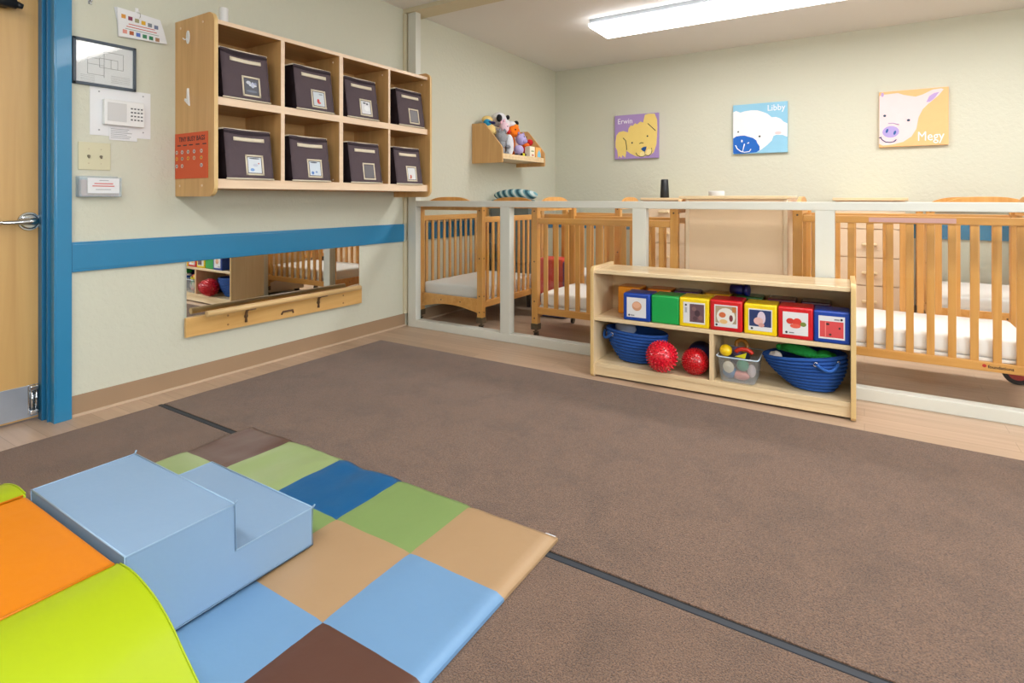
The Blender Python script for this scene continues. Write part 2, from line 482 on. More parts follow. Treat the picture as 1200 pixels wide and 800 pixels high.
hod = build('door_holder', ho, M['chrome'], door)
b = MB(); b.cyl((-3.309, 1.018, .055), (-3.309, 1.018, .15), .006); b.cyl((-3.309, 1.034, .055), (-3.309, 1.034, .15), .0055); build('holder_rod', b, M['chrome'], hod)
hy = 1.012; hz = .942
b = MB(); b.cyl((-3.33, hy, hz), (-3.322, hy, hz), .044, .042, 32); b.cyl((-3.322, hy, hz), (-3.316, hy, hz), .036, .03, 32); b.cyl((-3.316, hy, hz), (-3.29, hy, hz), .018, .016, 20)
rose = build('door_handle', b, M['chrome'], door)
b = MB(); b.tube([(-3.284, hy+.012, hz), (-3.278, hy, hz+.001), (-3.276, hy-.02, hz), (-3.277, hy-.06, hz-.002), (-3.282, hy-.1, hz-.003), (-3.287, hy-.13, hz-.003)], [.016, .0175, .015, .0105, .010, .009], 12); build('lever', b, M['chrome'], rose)
b = MB(); b.cyl((-3.272, .70, 1.935), (-3.272, .948, 1.935), .022, .022, 20); b.cyl((-3.272, .948, 1.935), (-3.272, .972, 1.93), .016, .012, 16)
b.box(-3.33, -3.285, .72, .93, 1.92, 1.95, .006); build('door_closer', b, M['dark'], door)

# ------------------------------------------------------------ partition between play floor and nap area
posts = [(-3.175, -3.090), (-2.268, -2.186), (-1.255, -1.168), (-.226, -.134), (.81, .90), (1.85, 1.94), (2.9, 2.99)]
b = MB()
b.box(posts[0][1], RW, PY, PY+.075, .985, 1.031, .004)
b.box(posts[0][1], RW, PY, PY+.075, 0, .062, .004)
b.box(posts[0][0], posts[0][1], PY, PY+.06, 0, CZ-.036, .003)
for x0, x1 in posts[1:]:
    b.box(x0, x1, PY, PY+.065, .0625, .9848, .003)
part = struct('partition_wall', b, M['white'])
for i in range(len(posts)):
    x0 = posts[i][1]; x1 = posts[i+1][0] if i+1 < len(posts) else RW
    b = MB(); b.box(x0+.001, x1-.001, PY+.035, PY+.039, .0625, .9845); build('glass_pane', b, M['glass'], part)

# ------------------------------------------------------------ ceiling fixtures
def fixture(x0, y0, label, group):
    t = thing('ceiling_light', label, 'ceiling light', (x0+.605, y0+.215, CZ-.075), 0, group)
    b = MB(); b.box(x0, x0+1.215, y0+.02, y0+.41, CZ-.044, CZ-.0005, .003); build('housing', b, M['housing'], t)
    pr = [(y0+.004, CZ-.0445), (y0+.426, CZ-.0445), (y0+.43, CZ-.060), (y0+.418, CZ-.074), (y0+.012, CZ-.074), (y0, CZ-.060)]
    b = MB(); b.prism(pr, 'X', x0+.002, x0+1.213, .003); build('diffuser', b, M['lens'], t)
    a = area('tube_light', (x0+.605, y0+.215, CZ-.078), (0, 0, 0), 1.15, .3, LAMP_W, LAMP_COL)
    return t
fixture(-2.02, 4.44, 'left white wraparound ceiling light, its end near the corner', 'ceiling lights over the cribs')
fixture(-.80, 4.44, 'right white wraparound ceiling light, butted to the left one', 'ceiling lights over the cribs')
for k, (x, y) in enumerate([(.42, 4.44), (1.64, 4.44), (-.45, 2.2), (.77, 2.2), (-2.4, -.5), (-1.18, -.5), (.04, -.5), (1.26, -.5)]):  # rearmost row: unseen lights added to brighten the near room
    fixture(x, y, ['white ceiling light following the pair over the cribs', 'white ceiling light over the far right cribs', 'white ceiling light over the middle of the large carpet', 'white ceiling light over the right of the large carpet',
             'added unseen ceiling light nearest the door', 'added unseen ceiling light over the foam climber', 'added unseen ceiling light right above the viewer', 'added unseen ceiling light in the near right corner'][k], 'ceiling lights')

# ------------------------------------------------------------ carpets
b = MB(); b.box(-3.0, 3.2, 1.4535, 2.955, .0005, .012, .002); solo('area_carpet', b, M['carpet'], 'large brown carpet in front of the white partition and toy shelf', 'carpet')
t = thing('area_carpet', 'near brown carpet with dark bound edge, under the climbing blocks', 'carpet', (-.5, .2, 0))
b = MB(); b.box(-3.0, 3.2, -2.0, 1.423, .0005, .012, .002); build('pile', b, M['carpet'], t)
b = MB(); b.box(-3.0, 3.2, 1.4235, 1.443, .0005, .0135, .002); b.mi = 1; b.box(-3.0, 3.2, 1.4435, 1.453, .0005, .010, .001); build('edge_binding', b, [cmat((38, 44, 54), .6), cmat((20, 21, 24), .8)], t)

# ------------------------------------------------------------ patchwork mat
XS = [-2.325, -2.04, -1.728, -1.418, -1.105, -.783]; YS = [1.502, 1.203, .896, .592, .287, -.02]
MC = [['brown', 'pgreen', 'dkblue', 'green', 'tan'], ['pgreen', 'tan', 'green', 'tan', 'mblue'], ['brown', 'mblue', 'green', 'mblue', 'brown'], ['tan', 'green', 'tan', 'mblue', 'tan'], ['green', 'tan', 'brown', 'green', 'mblue']]
keys = ['brown', 'pgreen', 'dkblue', 'green', 'tan', 'mblue', 'under']
b = MB()
N = 14
from mathutils import noise
def zmat(x, y):
    z = .034
    for L_, a in ((XS, x), (YS, y)):
        pass
    fx = min(abs(x-v) for v in XS[1:-1]); fy = min(abs(y-v) for v in YS[1:-1])
    z += -.0032*math.exp(-(fx/.006)**2) - .0026*math.exp(-(fy/.006)**2)
    ex = min(x-XS[0], XS[-1]-x); ey = min(YS[0]-y, y-YS[-1]); e = max(0, min(ex, ey))
    z -= .010*math.exp(-(e/.006))
    # creases in the far left squares
    n1 = noise.noise(Vector((x*6.5, y*4.0, 2.0))); n2 = noise.noise(Vector((x*14, y*11, 5.0)))
    far = max(0, min(1, (y-.95)/.4))*max(0, min(1, (-1.1-x)/.6))
    z += far*(.010*n1+.004*n2) + .0026*n1 + .0045*max(0, .25-abs(noise.noise(Vector((x*5+7, y*5, 9))))*1.4)
    return z
for j in range(5):
    for i in range(5):
        b.mi = keys.index(MC[j][i])
        xa, xb, ya, yb = XS[i], XS[i+1], YS[j+1], YS[j]
        b.grid(N, N, lambda u, v: (xa+(xb-xa)*u, ya+(yb-ya)*v, zmat(xa+(xb-xa)*u, ya+(yb-ya)*v)))
bmesh.ops.remove_doubles(b.bm, verts=b.bm.verts[:], dist=.0004)
top = [f for f in b.bm.faces]
edges = [e for e in b.bm.edges if e.is_boundary]
r = bmesh.ops.extrude_edge_only(b.bm, edges=edges)
for v in [g for g in r['geom'] if isinstance(g, bmesh.types.BMVert)]: v.co.z = .0150
for f in [g for g in r['geom'] if isinstance(g, bmesh.types.BMFace)]: f.smooth = False
b.mi = 6; b.box(XS[0]+.004, XS[-1]-.004, YS[-1], YS[0]-.004, .0140, .0165); b.box(-.835, -.80, YS[0]-.01, YS[0]+.018, .0142, .0152)
solo('patchwork_mat', b, [V[k] for k in keys], 'padded patchwork mat of green, blue, tan and brown squares', 'play mat')

# ------------------------------------------------------------ light blue foam steps
t = thing('foam_steps', 'light blue vinyl foam block with two steps on the patchwork mat', 'foam block', (-1.62, .82, .037))
pr = [(.578, .043), (1.067, .043), (1.067, .15), (.832, .15), (.829, .27), (.578, .27)]
b = MB(); b.prism(pr, 'X', -1.885, -1.36, .006, 3)
# pillow the faces a little
bmesh.ops.subdivide_edges(b.bm, edges=[e for e in b.bm.edges if e.calc_length() > .1], cuts=9, use_grid_fill=True)
for v in b.bm.verts:
    n = noise.noise(v.co*7)
    v.co += Vector((0, 0, n*.0016))
build('block', b, V['ltblue'], t)
b = MB()
for x in (-1.3595, -1.8855):
    b.tube([(x, p[0], p[1]) for p in pr], .0022, 8, closed=True)
b.tube([(-1.885, .579, .2705), (-1.36, .579, .2702)], .0022, 8); b.tube([(-1.885, .829, .2705), (-1.36, .829, .2702)], .0022, 8); b.tube([(-1.885, 1.067, .1505), (-1.36, 1.067, .1502)], .0022, 8)
b.tube([(-1.36, 1.067, .15), (-1.356, 1.072, .158)], .0025, 6); b.tube([(-1.36, .829, .27), (-1.357, .834, .279)], .0025, 6); b.tube([(-1.885, .829, .27), (-1.888, .834, .279)], .0025, 6)
build('piping', b, V['seam'], t)

# ------------------------------------------------------------ orange and lime climber
t = thing('foam_climber', 'orange foam platform with curved lime green ramps beside the blue steps', 'foam climber', (-1.62, .3, .037))
cz0 = .043
b = MB(); b.box(-1.883, -1.3675, -.01, .567, cz0, .263, .012, 3)
bmesh.ops.subdivide_edges(b.bm, edges=[e for e in b.bm.edges if e.calc_length() > .2], cuts=11, use_grid_fill=True)
for v in b.bm.verts:
    if v.co.z > .2:
        v.co.z += .003*math.cos((v.co.x+1.625)*6)*math.cos((v.co.y-.28)*5)-.001+.001*noise.noise(v.co*8)
build('platform', b, V['orange'], t)
prof = [(0, .262), (.05, .266), (.09, .263), (.125, .256), (.17, .243), (.22, .218), (.265, .185), (.317, .149), (.37, .110), (.42, .080), (.47, .056), (.50, .046)]
def smooth_prof(p, k=4):
    out = []
    for i in range(len(p)-1):
        p0 = p[max(i-1, 0)]; p1 = p[i]; p2 = p[i+1]; p3 = p[min(i+2, len(p)-1)]
        for j in range(k):
            s_ = j/k
            f = lambda a, b_, c, d: .5*((2*b_)+(-a+c)*s_+(2*a-5*b_+4*c-d)*s_*s_+(-a+3*b_-3*c+d)*s_**3)
            out.append((f(p0[0], p1[0], p2[0], p3[0]), f(p0[1], p1[1], p2[1], p3[1])))
    return out+[p[-1]]
sp = smooth_prof(prof)
def ramp(x0, sgn):
    b = MB()
    o = [(x0+sgn*p[0], p[1]) for p in sp]+[(x0+sgn*.50, cz0), (x0, cz0)]
    b.prism(o, 'Y', -.01, .567, .008, 3, smooth=True)
    for f in b.bm.faces:
        if abs(f.normal.y) > .9: f.smooth = False
    return b
build('ramp', ramp(-1.3665, 1), V['lime'], t); build('ramp', ramp(-1.8845, -1), V['lime'], t)
b = MB()
b.tube([(-1.3665+p[0], .568, p[1]+.0005) for p in sp[1:-1]], .0018, 8); b.tube([(-1.8845-p[0], .568, p[1]+.0005) for p in sp[1:-1]], .0018, 8)
build('ramp_piping', b, V['lime'], t)
b = MB(); b.tube([(-1.367, -.01, .2625), (-1.367, .56, .2625)], .0035, 8); b.tube([(-1.884, -.01, .2625), (-1.884, .56, .2625)], .0035, 8); build('platform_piping', b, V['seamo'], t)

# ------------------------------------------------------------ wall cubby shelf
CF = -2.853
t = thing('wall_cubby_shelf', 'honey maple wall cubby shelf with eight compartments holding dark bins', 'wall shelf', (LW+.18, 2.46, 1.06))
def side_outline(zt, zb, xw, xf, r=.06):
    o = [(xw, zb), (xf-r, zb)]
    for k in range(7):
        a = -PI/2+PI/2*k/6; o.append((xf-r+r*math.cos(a), zb+r+r*math.sin(a)))
    for k in range(7):
        a = PI/2*k/6; o.append((xf-r+r*math.cos(a), zt-r+r*math.sin(a)))
    o.append((xw, zt)); return o
for (y0, y1, nm_) in ((1.612, 1.634, 'side_panel'), (3.300, 3.322, 'side_panel')):
    b = MB(); b.prism(side_outline(2.018, 1.06, LW+.001, CF+.026, .055), 'Y', y0, y1, .003)
    for f in b.bm.faces:
        if abs(f.normal.y) < .5 and f.calc_center_median().x > LW+.1: f.material_index = 1
    sp_ = build(nm_, b, [M['cub'], M['mapleedge']], t)
b = MB(); b.box(LW+.001, LW+.008, 1.634, 3.30, 1.10, 1.985); build('back_panel', b, M['cubx'], t)
for z0, z1, n_ in ((1.963, 1.985, 'top_board'), (1.541, 1.583, 'middle_board'), (1.103, 1.153, 'bottom_board')):
    b = MB(); b.box(LW+.008, CF-.004, 1.634, 3.30, z0, z1); b.mi = 1; b.box(CF-.004, CF, 1.634, 3.30, z0, z1, .001)
    build(n_, b, [M['cubx'], M['cubedge']], t)
for y0, y1 in ((2.02, 2.044), (2.445, 2.475), (2.882, 2.900)):
    for z0, z1 in ((1.153, 1.541), (1.583, 1.963)):
        b = MB(); b.box(LW+.008, CF-.004, y0, y1, z0, z1); b.mi = 1; b.box(CF-.004, CF, y0, y1, z0, z1, .001)
        build('divider', b, [M['cub'], M['cubedge']], t)
b = MB()   # wooden dowel plugs
for (x, z) in ((-3.15, 1.975), (-2.93, 1.975), (-3.16, 1.118), (-2.94, 1.118)):
    b.cyl((x, 1.612, z), (x, 1.6095, z), .006, .006, 12)
for y in (2.4445, 2.8815, 3.2995):
    for z in (1.17, 1.93): b.cyl((CF-.06, y, z), (CF-.06, y-.004, z), .006, .005, 10)
build('dowel_plug', b, M['cubedge'], t)

# bins
def bin_thing(yc, z, tagdraw, label, dz=0, lean=0, sx=1.0):
    W = .274*sx; Hh = .272; xb = CF+.006; D = .30
    t = thing('fabric_bin', label, 'storage bin', (xb-D/2, yc, z+.0008), 0, 'dark fabric bins in the wall cubbies')
    def P(u, v, off=0):       # front face point: u 0..1 along y, v 0..1 up
        x = xb-.046*v+off - .006*math.sin(PI*u)*max(0, v-.55)*2*lean
        return Vector((x, yc-W/2+W*u+.006*(v-.5), z+.001+Hh*v))
    b = MB()
    g, fs = b.grid(10, 10, lambda u, v: P(u, v))
    back = lambda u, v: (xb-D, yc-W/2+W*u, z+.001+Hh*v)
    b.grid(4, 6, lambda u, v: back(u, v))
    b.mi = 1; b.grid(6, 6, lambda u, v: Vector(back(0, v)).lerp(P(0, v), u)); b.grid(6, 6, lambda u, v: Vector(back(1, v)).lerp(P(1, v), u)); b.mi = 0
    b.grid(4, 4, lambda u, v: Vector(back(u, 0)).lerp(P(u, 0), v))
    bmesh.ops.remove_doubles(b.bm, verts=b.bm.verts[:], dist=.0005)
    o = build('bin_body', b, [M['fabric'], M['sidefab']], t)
    md = o.modifiers.new('thick', 'SOLIDIFY'); md.thickness = .004; md.offset = -1
    # sagging lip
    b = MB(); b.grid(10, 3, lambda u, v: P(u, .965-v*(.10+.10*math.sin(PI*u)*(.4+lean)), .0035*(1-v))); build('front_lip', b, M['darkfab'], t).modifiers.new('t', 'SOLIDIFY').thickness = .002
    b = MB()
    ring = [P(0, 1), P(.5, 1, .001), P(1, 1), Vector(back(1, 1)), Vector(back(0, 1))]
    b.tube(ring, .0045, 6, closed=True)
    b.tube([P(-.01, 0.012, .003), P(.5, 0.012, .006), P(1.01, 0.012, .003)], .0042, 6)
    build('piping', b, M['piping'], t)
    b = MB(); b.grid(8, 1, lambda u, v: P(.18+.66*u, .77+.075*v-.012*math.sin(PI*u)*lean, .006)); build('handle_strip', b, M['piping'], t).modifiers.new('t', 'SOLIDIFY').thickness = .003
    # label window: cream border with its contents
    u0, u1, v0, v1 = .40, .79, .085, .50
    b = MB()
    for (a, c, d, e) in ((u0, u1, v1-.035, v1), (u0, u1, v0, v0+.035), (u0, u0+.035, v0, v1), (u1-.035, u1, v0, v1)):
        b.grid(1, 1, lambda u, v: P(a+(c-a)*u, d+(e-d)*v, .005))
    lb = build('label_holder', b, M['piping'], t); lb.modifiers.new('t', 'SOLIDIFY').thickness = .002
    if tagdraw:
        b = MB(); b.grid(1, 1, lambda u, v: P(u0+.05+(u1-u0-.1)*u, v0+.05+(v1-v0-.1)*v, .0055)); lc = build('picture_card', b, cmat(tagdraw[0], .5), t)
        b = MB(); k = 0
        mats_ = []
        for (cu_, cv_, w_, h_, rgb) in tagdraw[1]:
            b.mi = k; k += 1; mats_.append(cmat(rgb, .6))
            a = u0+.05+(u1-u0-.1)*cu_; d = v0+.05+(v1-v0-.1)*cv_
            pts = [P(a+(u1-u0-.1)*w_*math.cos(q*PI/5), d+(v1-v0-.1)*h_*math.sin(q*PI/5), .0062) for q in range(10)]
            b.poly(pts)
        build('card_print', b, mats_, lc)
    return t
G = (95, 98, 108); Wt = (206, 214, 222)
bin_thing(1.812, 1.583, (G, [(.3, .75, .18, .12, (210, 216, 226)), (.6, .6, .3, .1, (220, 226, 236)), (.6, .62, .13, .2, (200, 208, 230)), (.8, .72, .1, .1, (150, 160, 190)), (.5, .2, .4, .08, (120, 128, 145))]), 'top left dark fabric bin, its label a grey picture', lean=1.0)
bin_thing(2.262, 1.583, (Wt, [(.42, .35, .12, .16, (214, 70, 72)), (.5, .22, .16, .08, (220, 90, 84)), (.7, .85, .2, .05, (150, 160, 170))]), 'top row dark fabric bin, second from left, white label with red spot', lean=.2)
bin_thing(2.648, 1.583, ((222, 224, 230), [(.35, .85, .18, .06, (70, 74, 92)), (.65, .8, .12, .08, (90, 92, 104)), (.6, .45, .3, .22, (236, 238, 242))]), 'top row dark fabric bin, third from left, white label with dark marks', lean=.4)
bin_thing(3.125, 1.583, ((112, 110, 116), []), 'top right dark fabric bin with plain grey label window', lean=.1)
bin_thing(1.832, 1.153, ((214, 222, 232), [(.5, .93, .42, .04, (70, 74, 84)), (.3, .2, .16, .1, (120, 160, 216)), (.55, .5, .2, .1, (196, 204, 220)), (.8, .62, .06, .05, (200, 120, 120))]), 'bottom left dark fabric bin, pale blue label with dark heading', lean=.5)
bin_thing(2.234, 1.153, ((208, 220, 234), [(.4, .93, .34, .05, (86, 92, 110)), (.25, .18, .12, .12, (90, 130, 196)), (.6, .25, .1, .08, (130, 160, 204))]), 'bottom row dark fabric bin, second from left, white label with blue marks', lean=.8)
bin_thing(2.678, 1.153, ((104, 102, 108), []), 'bottom row dark fabric bin, third from left, grey label window', lean=.1)
bin_thing(3.10, 1.153, ((220, 222, 226), [(.35, .25, .12, .16, (190, 92, 74)), (.3, .12, .16, .06, (200, 130, 100))]), 'bottom right dark fabric bin, white label with small brown figure', lean=.3)

# orange chart and hooks on the end of the cubby
t = thing('orange_chart', 'orange paper chart of small pictures on end panel of wall cubby', 'chart', (-3.04, 1.6105, 1.155))
b = MB(); b.box(-3.203, -2.882, 1.6085, 1.6110, 1.157, 1.401); build('sheet', b, M['orangep'], t)
text_mesh('heading', 'TINY BUSY BAGS', .036, on_back(-3.035, 1.368, 1.6083), M['ink'], t, .0002, .95, .0006)
b = MB()
mats_ = []
k = 0
for i, x in enumerate((-3.185, -3.13, -3.07, -3.01, -2.94)):
    for j, z in enumerate((1.30, 1.265, 1.225)):
        if i in (2, 3) and j == 2: continue
        b.mi = k; k += 1; mats_.append(cmat([(206, 196, 190), (232, 168, 60), (196, 200, 206), (190, 176, 150)][(i*2+j) % 4], .6))
        b.poly([(x+.013*math.cos(q*PI/4), 1.6080, z+.011*math.sin(q*PI/4)) for q in range(8)])
        b.mi = k; k += 1; mats_.append(cmat([(150, 80, 60), (196, 88, 50), (90, 90, 100)][(i+j) % 3], .6))
        b.poly([(x+.006*math.cos(q*PI/4), 1.6078, z+.005*math.sin(q*PI/4)) for q in range(8)])
for x in (-3.16, -3.10, -3.04, -2.975, -2.91):
    b.mi = k; k += 1; mats_.append(M['ink']); b.poly([(x-.02, 1.608, 1.333), (x+.018, 1.608, 1.333), (x+.018, 1.608, 1.339), (x-.02, 1.608, 1.339)])
build('printed_pictures', b, mats_, t)
b = MB(); b.prism([(-3.072+.017*math.cos(q*PI/10), 1.915+.036*math.sin(q*PI/10)) for q in range(20)], 'Y', 1.606, 1.611, .002); b.tube([(-3.075, 1.606, 1.905), (-3.088, 1.598, 1.902), (-3.092, 1.592, 1.910)], .0028, 8)
solo('adhesive_hook', b, M['whitep'], 'oval white adhesive hook high on end panel of wall cubby', 'hook')
b = MB(); b.prism([(-3.074, 1.640), (-3.064, 1.640), (-3.054, 1.545), (-3.100, 1.577), (-3.096, 1.588), (-3.078, 1.580)], 'Y', 1.603, 1.611, .001)
solo('adhesive_hook', b, M['whitep'], 'narrow white adhesive hook just above the orange chart', 'hook')
# white cylinder on top of the cubby
b = MB(); b.lathe([(.028, 0), (.03, .004), (.024, .02), (.0225, .03), (.0225, .115), (.018, .118)], (-3.0, 1.765, 1.9855), 24)
b.mi = 1; b.sph((-2.976, 1.760, 2.006), .006, seg=8); b.sph((-2.988, 1.742, 2.006), .006, seg=8)
solo('white_bottle', b, [M['whitep'], M['dark']], 'small white cylinder standing on top of the wall cubby', 'bottle')

# ------------------------------------------------------------ things on the left wall
t = thing('framed_floor_plan', 'evacuation floor plan in thin slate frame beside door frame', 'picture', (LW+.008, 1.27, 1.60))
b = MB()
y0, y1, z0, z1 = 1.138, 1.412, 1.602, 1.828
b.box(LW+.001, LW+.016, y0, y1, z0, z0+.014, .002); b.box(LW+.001, LW+.016, y0, y1, z1-.014, z1, .002); b.box(LW+.001, LW+.016, y0, y0+.013, z0, z1, .002); b.box(LW+.001, LW+.016, y1-.013, y1, z0, z1, .002)
build('frame', b, M['frameb'], t)
b = MB(); b.box(LW+.002, LW+.007, y0+.01, y1-.01, z0+.01, z1-.01); build('paper', b, M['card'], t)
b = MB()
def wl(y0, z0, y1, z1, x=LW+.0075, r=.0008):
    b.tube([(x, y0, z0), (x, y1, z1)], r, 4)
for (a, c, d, e) in ((1.20, 1.66, 1.27, 1.71), (1.20, 1.71, 1.25, 1.74), (1.25, 1.70, 1.30, 1.745), (1.27, 1.70, 1.355, 1.78), (1.30, 1.70, 1.33, 1.745)):
    wl(a, c, d, c); wl(a, e, d, e); wl(a, c, a, e); wl(d, c, d, e)
for q in range(5): wl(1.17, 1.652-q*.008, 1.23, 1.652-q*.008, r=.0005); wl(1.30, 1.665-q*.008, 1.385, 1.665-q*.008, r=.0005)
wl(1.27, 1.70, 1.27, 1.65)
build('printed_plan', b, cmat((120, 122, 128), .6), t)
b = MB(); b.box(LW+.0085, LW+.0095, y0+.012, y1-.012, z0+.012, z1-.012); build('glazing', b, M['glass'], t)

b = MB(); b.box(LW+.0005, LW+.0025, 1.211, 1.486, 1.363, 1.605); b.mi = 1
for (y, z) in ((1.25, 1.58), (1.45, 1.585), (1.25, 1.39), (1.45, 1.395)): b.cyl((LW+.0025, y, z), (LW+.0035, y, z), .004, .004, 10)
solo('backing_card', b, [M['card'], cmat((150, 155, 160))], 'square white backing card behind the keypad below the framed plan', 'card')
t = thing('intercom_keypad', 'white intercom box with speaker grille and number keys on backing card', 'intercom', (LW+.02, 1.353, 1.417))
b = MB(); b.box(LW+.003, LW+.032, 1.262, 1.444, 1.418, 1.545, .004); build('housing', b, M['whitep'], t)
b = MB(); b.box(LW+.032, LW+.0335, 1.275, 1.36, 1.437, 1.53, .003); build('speaker_grille', b, M['greyp'], t)
for r_ in range(4):
    for c_ in range(4):
        b = MB(); b.box(LW+.032, LW+.0345, 1.379+c_*.0155, 1.388+c_*.0155, 1.449+r_*.019, 1.456+r_*.019, .001); build('key', b, cmat((90, 92, 98)), t)
b = MB(); b.box(LW+.0028, LW+.0045, 1.293, 1.42, 1.345, 1.414)
b.mi = 1
for q in range(6): b.box(LW+.0045, LW+.005, 1.30, 1.30+random.uniform(.07, .11), 1.400-q*.009, 1.403-q*.009)
solo('instruction_note', b, [M['card'], cmat((150, 152, 160))], 'small printed white note taped under the intercom', 'note')
t = thing('light_switch_plate', 'ivory double switch plate on wall under the intercom card', 'light switch', (LW+.004, 1.23, 1.19))
b = MB(); b.box(LW+.0005, LW+.007, 1.162, 1.299, 1.19, 1.325, .003); build('plate', b, M['ivory'], t)
for y in (1.205, 1.257):
    b = MB(); b.cyl((LW+.007, y, 1.257), (LW+.012, y, 1.257), .007, .006, 14); b.box(LW+.007, LW+.016, y-.003, y+.003, 1.246, 1.262, .001); build('toggle', b, cmat((120, 110, 90)), t)
    b = MB(); b.cyl((LW+.007, y, 1.292), (LW+.0085, y, 1.292), .003, .003, 8); b.cyl((LW+.007, y, 1.222), (LW+.0085, y, 1.222), .003, .003, 8); build('screw', b, cmat((190, 180, 150)), t)
t = thing('glove_box_holder', 'clear plastic holder with white and red label below the switch plate', 'holder', (LW+.03, 1.245, 1.056))
b = MB(); b.box(LW+.001, LW+.004, 1.153, 1.332, 1.058, 1.16); b.box(LW+.04, LW+.043, 1.153, 1.332, 1.058, 1.15); b.box(LW+.004, LW+.04, 1.153, 1.156, 1.058, 1.155); b.box(LW+.004, LW+.04, 1.329, 1.332, 1.058, 1.155); b.box(LW+.004, LW+.04, 1.156, 1.329, 1.058, 1.061)
cp = cmat((196, 214, 226), .25); cp2 = cp.copy(); cp2.name = 'cloudy_clear_plastic'; cp2.node_tree.nodes['Principled BSDF'].inputs['Alpha'].default_value = .3
build('holder_body', b, cp2, t)
b = MB(); b.box(LW+.006, LW+.038, 1.162, 1.325, 1.0615, 1.14, .004); build('carton', b, cmat((214, 176, 160)), t)
b = MB(); b.box(LW+.0432, LW+.0445, 1.186, 1.322, 1.075, 1.15); lab = build('label_card', b, M['card'], t)
b = MB(); b.box(LW+.0445, LW+.045, 1.214, 1.294, 1.120, 1.125); b.box(LW+.0445, LW+.045, 1.206, 1.30, 1.108, 1.113); b.mi = 1; b.box(LW+.0445, LW+.045, 1.235, 1.275, 1.136, 1.139); b.box(LW+.0445, LW+.045, 1.22, 1.285, 1.092, 1.095); build('label_print', b, [M['redink'], cmat((130, 134, 140))], lab)

t = thing('picture_card_ring', 'stack of white picture cards hanging from hook above the framed plan', 'cards', (LW+.01, 1.44, 1.88))
for q in range(3):
    b = MB(); d = .004+.006*q
    yy = [1.322-.004*(2-q), 1.527, 1.563-.004*(2-q), 1.332]
    pr = [(yy[0], 2.018), (yy[1], 2.008-.003), (1.546, 1.95), (yy[2], 1.884), (yy[3]+.0, 1.872), (1.328, 1.95)]
    b.prism(pr, 'X', LW+d, LW+d+.0015); cd = build('card', b, M['card'], t)
b = MB(); X = LW+.0176; mats_ = []
cols = [(214, 150, 60), (130, 50, 80), (160, 156, 120), (216, 168, 40), (120, 130, 140), (110, 120, 150), (220, 150, 140), (170, 90, 50), (80, 110, 190), (60, 130, 90), (30, 120, 80), (160, 120, 90)]
for i in range(6):
    for j in range(2):
        b.mi = len(mats_); mats_.append(cmat(cols[i+6*j], .6))
        y = 1.352+i*.031+j*.006; z = (1.978-i*.0035) if j == 0 else (1.902-i*.0012)
        b.box(X, X+.0005, y-.010, y+.010, z-.010, z+.010)
b.mi = len(mats_); mats_.append(M['redink'])
for q in range(2): b.box(X, X+.0005, 1.375-.01*q, 1.50+.01*q, 1.943-q*.014, 1.947-q*.014)
b.mi = len(mats_); mats_.append(cmat((130, 150, 140)))
b.box(X, X+.0005, 1.36, 1.52, 1.917, 1.920)
build('card_print', b, mats_, cd)
b = MB(); b.tube([(LW+.019+.010*math.cos(a), 1.425, 2.0+.013*math.sin(a)) for a in [k*2*PI/16 for k in range(16)]], .0013, 6, closed=True); build('ring', b, M['chrome'], t)
b = MB(); b.box(LW+.0005, LW+.004, 1.412, 1.428, 2.008, 2.042, .003); b.tube([(LW+.004, 1.42, 2.018), (LW+.016, 1.42, 2.010), (LW+.022, 1.42, 2.012), (LW+.023, 1.42, 2.022)], .0028, 8)
solo('adhesive_hook', b, M['whitep'], 'small white wall hook holding up the picture cards', 'hook')
b = MB(); b.box(LW+.0005, LW+.004, 1.203, 1.22, 2.0, 2.05, .004); b.tube([(LW+.004, 1.212, 2.02), (LW+.016, 1.212, 2.008), (LW+.022, 1.212, 2.011), (LW+.023, 1.212, 2.02)], .0028, 8)
solo('adhesive_hook', b, M['chrome'], 'empty silver hook at top of wall beside the door frame', 'hook')

# ------------------------------------------------------------ low wall mirror with pull-up bar
b = MB(); b.box(LW+.0005, LW+.010, 1.668, 2.93, .33, .6965, .001); solo('wall_mirror', b, M['mirror'], 'long low unbreakable mirror under the blue wall band', 'mirror')
t = thing('pull_up_bar', 'pine board with round grab bar fixed across foot of wall mirror', 'grab bar', (LW+.03, 2.3, .275))
b = MB(); b.prism([(1.656, .276), (2.937, .268), (2.937, .394), (1.656, .384)], 'X', LW+.0105, LW+.030, .003); build('board', b, M['pine'], t)
BX = -3.118
b = MB(); b.cyl((BX, 1.735, .402), (BX, 2.86, .400), .0175, .0175, 20); build('bar', b, M['pinelight'], t)
for y in (2.008, 2.54):
    b = MB(); b.cyl((LW+.030, y+.002, .335), (LW+.034, y+.002, .335), .013, .013, 16); b.tube([(LW+.036, y, .30), (LW+.038, y, .355), (LW+.045, y, .372), (BX-.018, y, .384), (BX, y, .385)], .0085, 8); b.box(BX-.012, BX+.012, y-.022, y+.022, .380, .386, .002)
    build('bracket', b, cmat((110, 84, 60), .5), t)
b = MB(); b.tube([(LW+.031, 2.255, .300), (LW+.036, 2.262, .318), (LW+.036, 2.335, .318), (LW+.031, 2.342, .300)], .006, 8); build('catch', b, cmat((96, 66, 44)), t)
b = MB()
for (y, z) in ((1.897, .358), (1.897, .305), (2.29, .375), (2.76, .35), (2.76, .296)): b.cyl((LW+.0295, y, z), (LW+.0315, y, z), .006, .006, 10)
build('screw', b, cmat((150, 110, 66)), t)

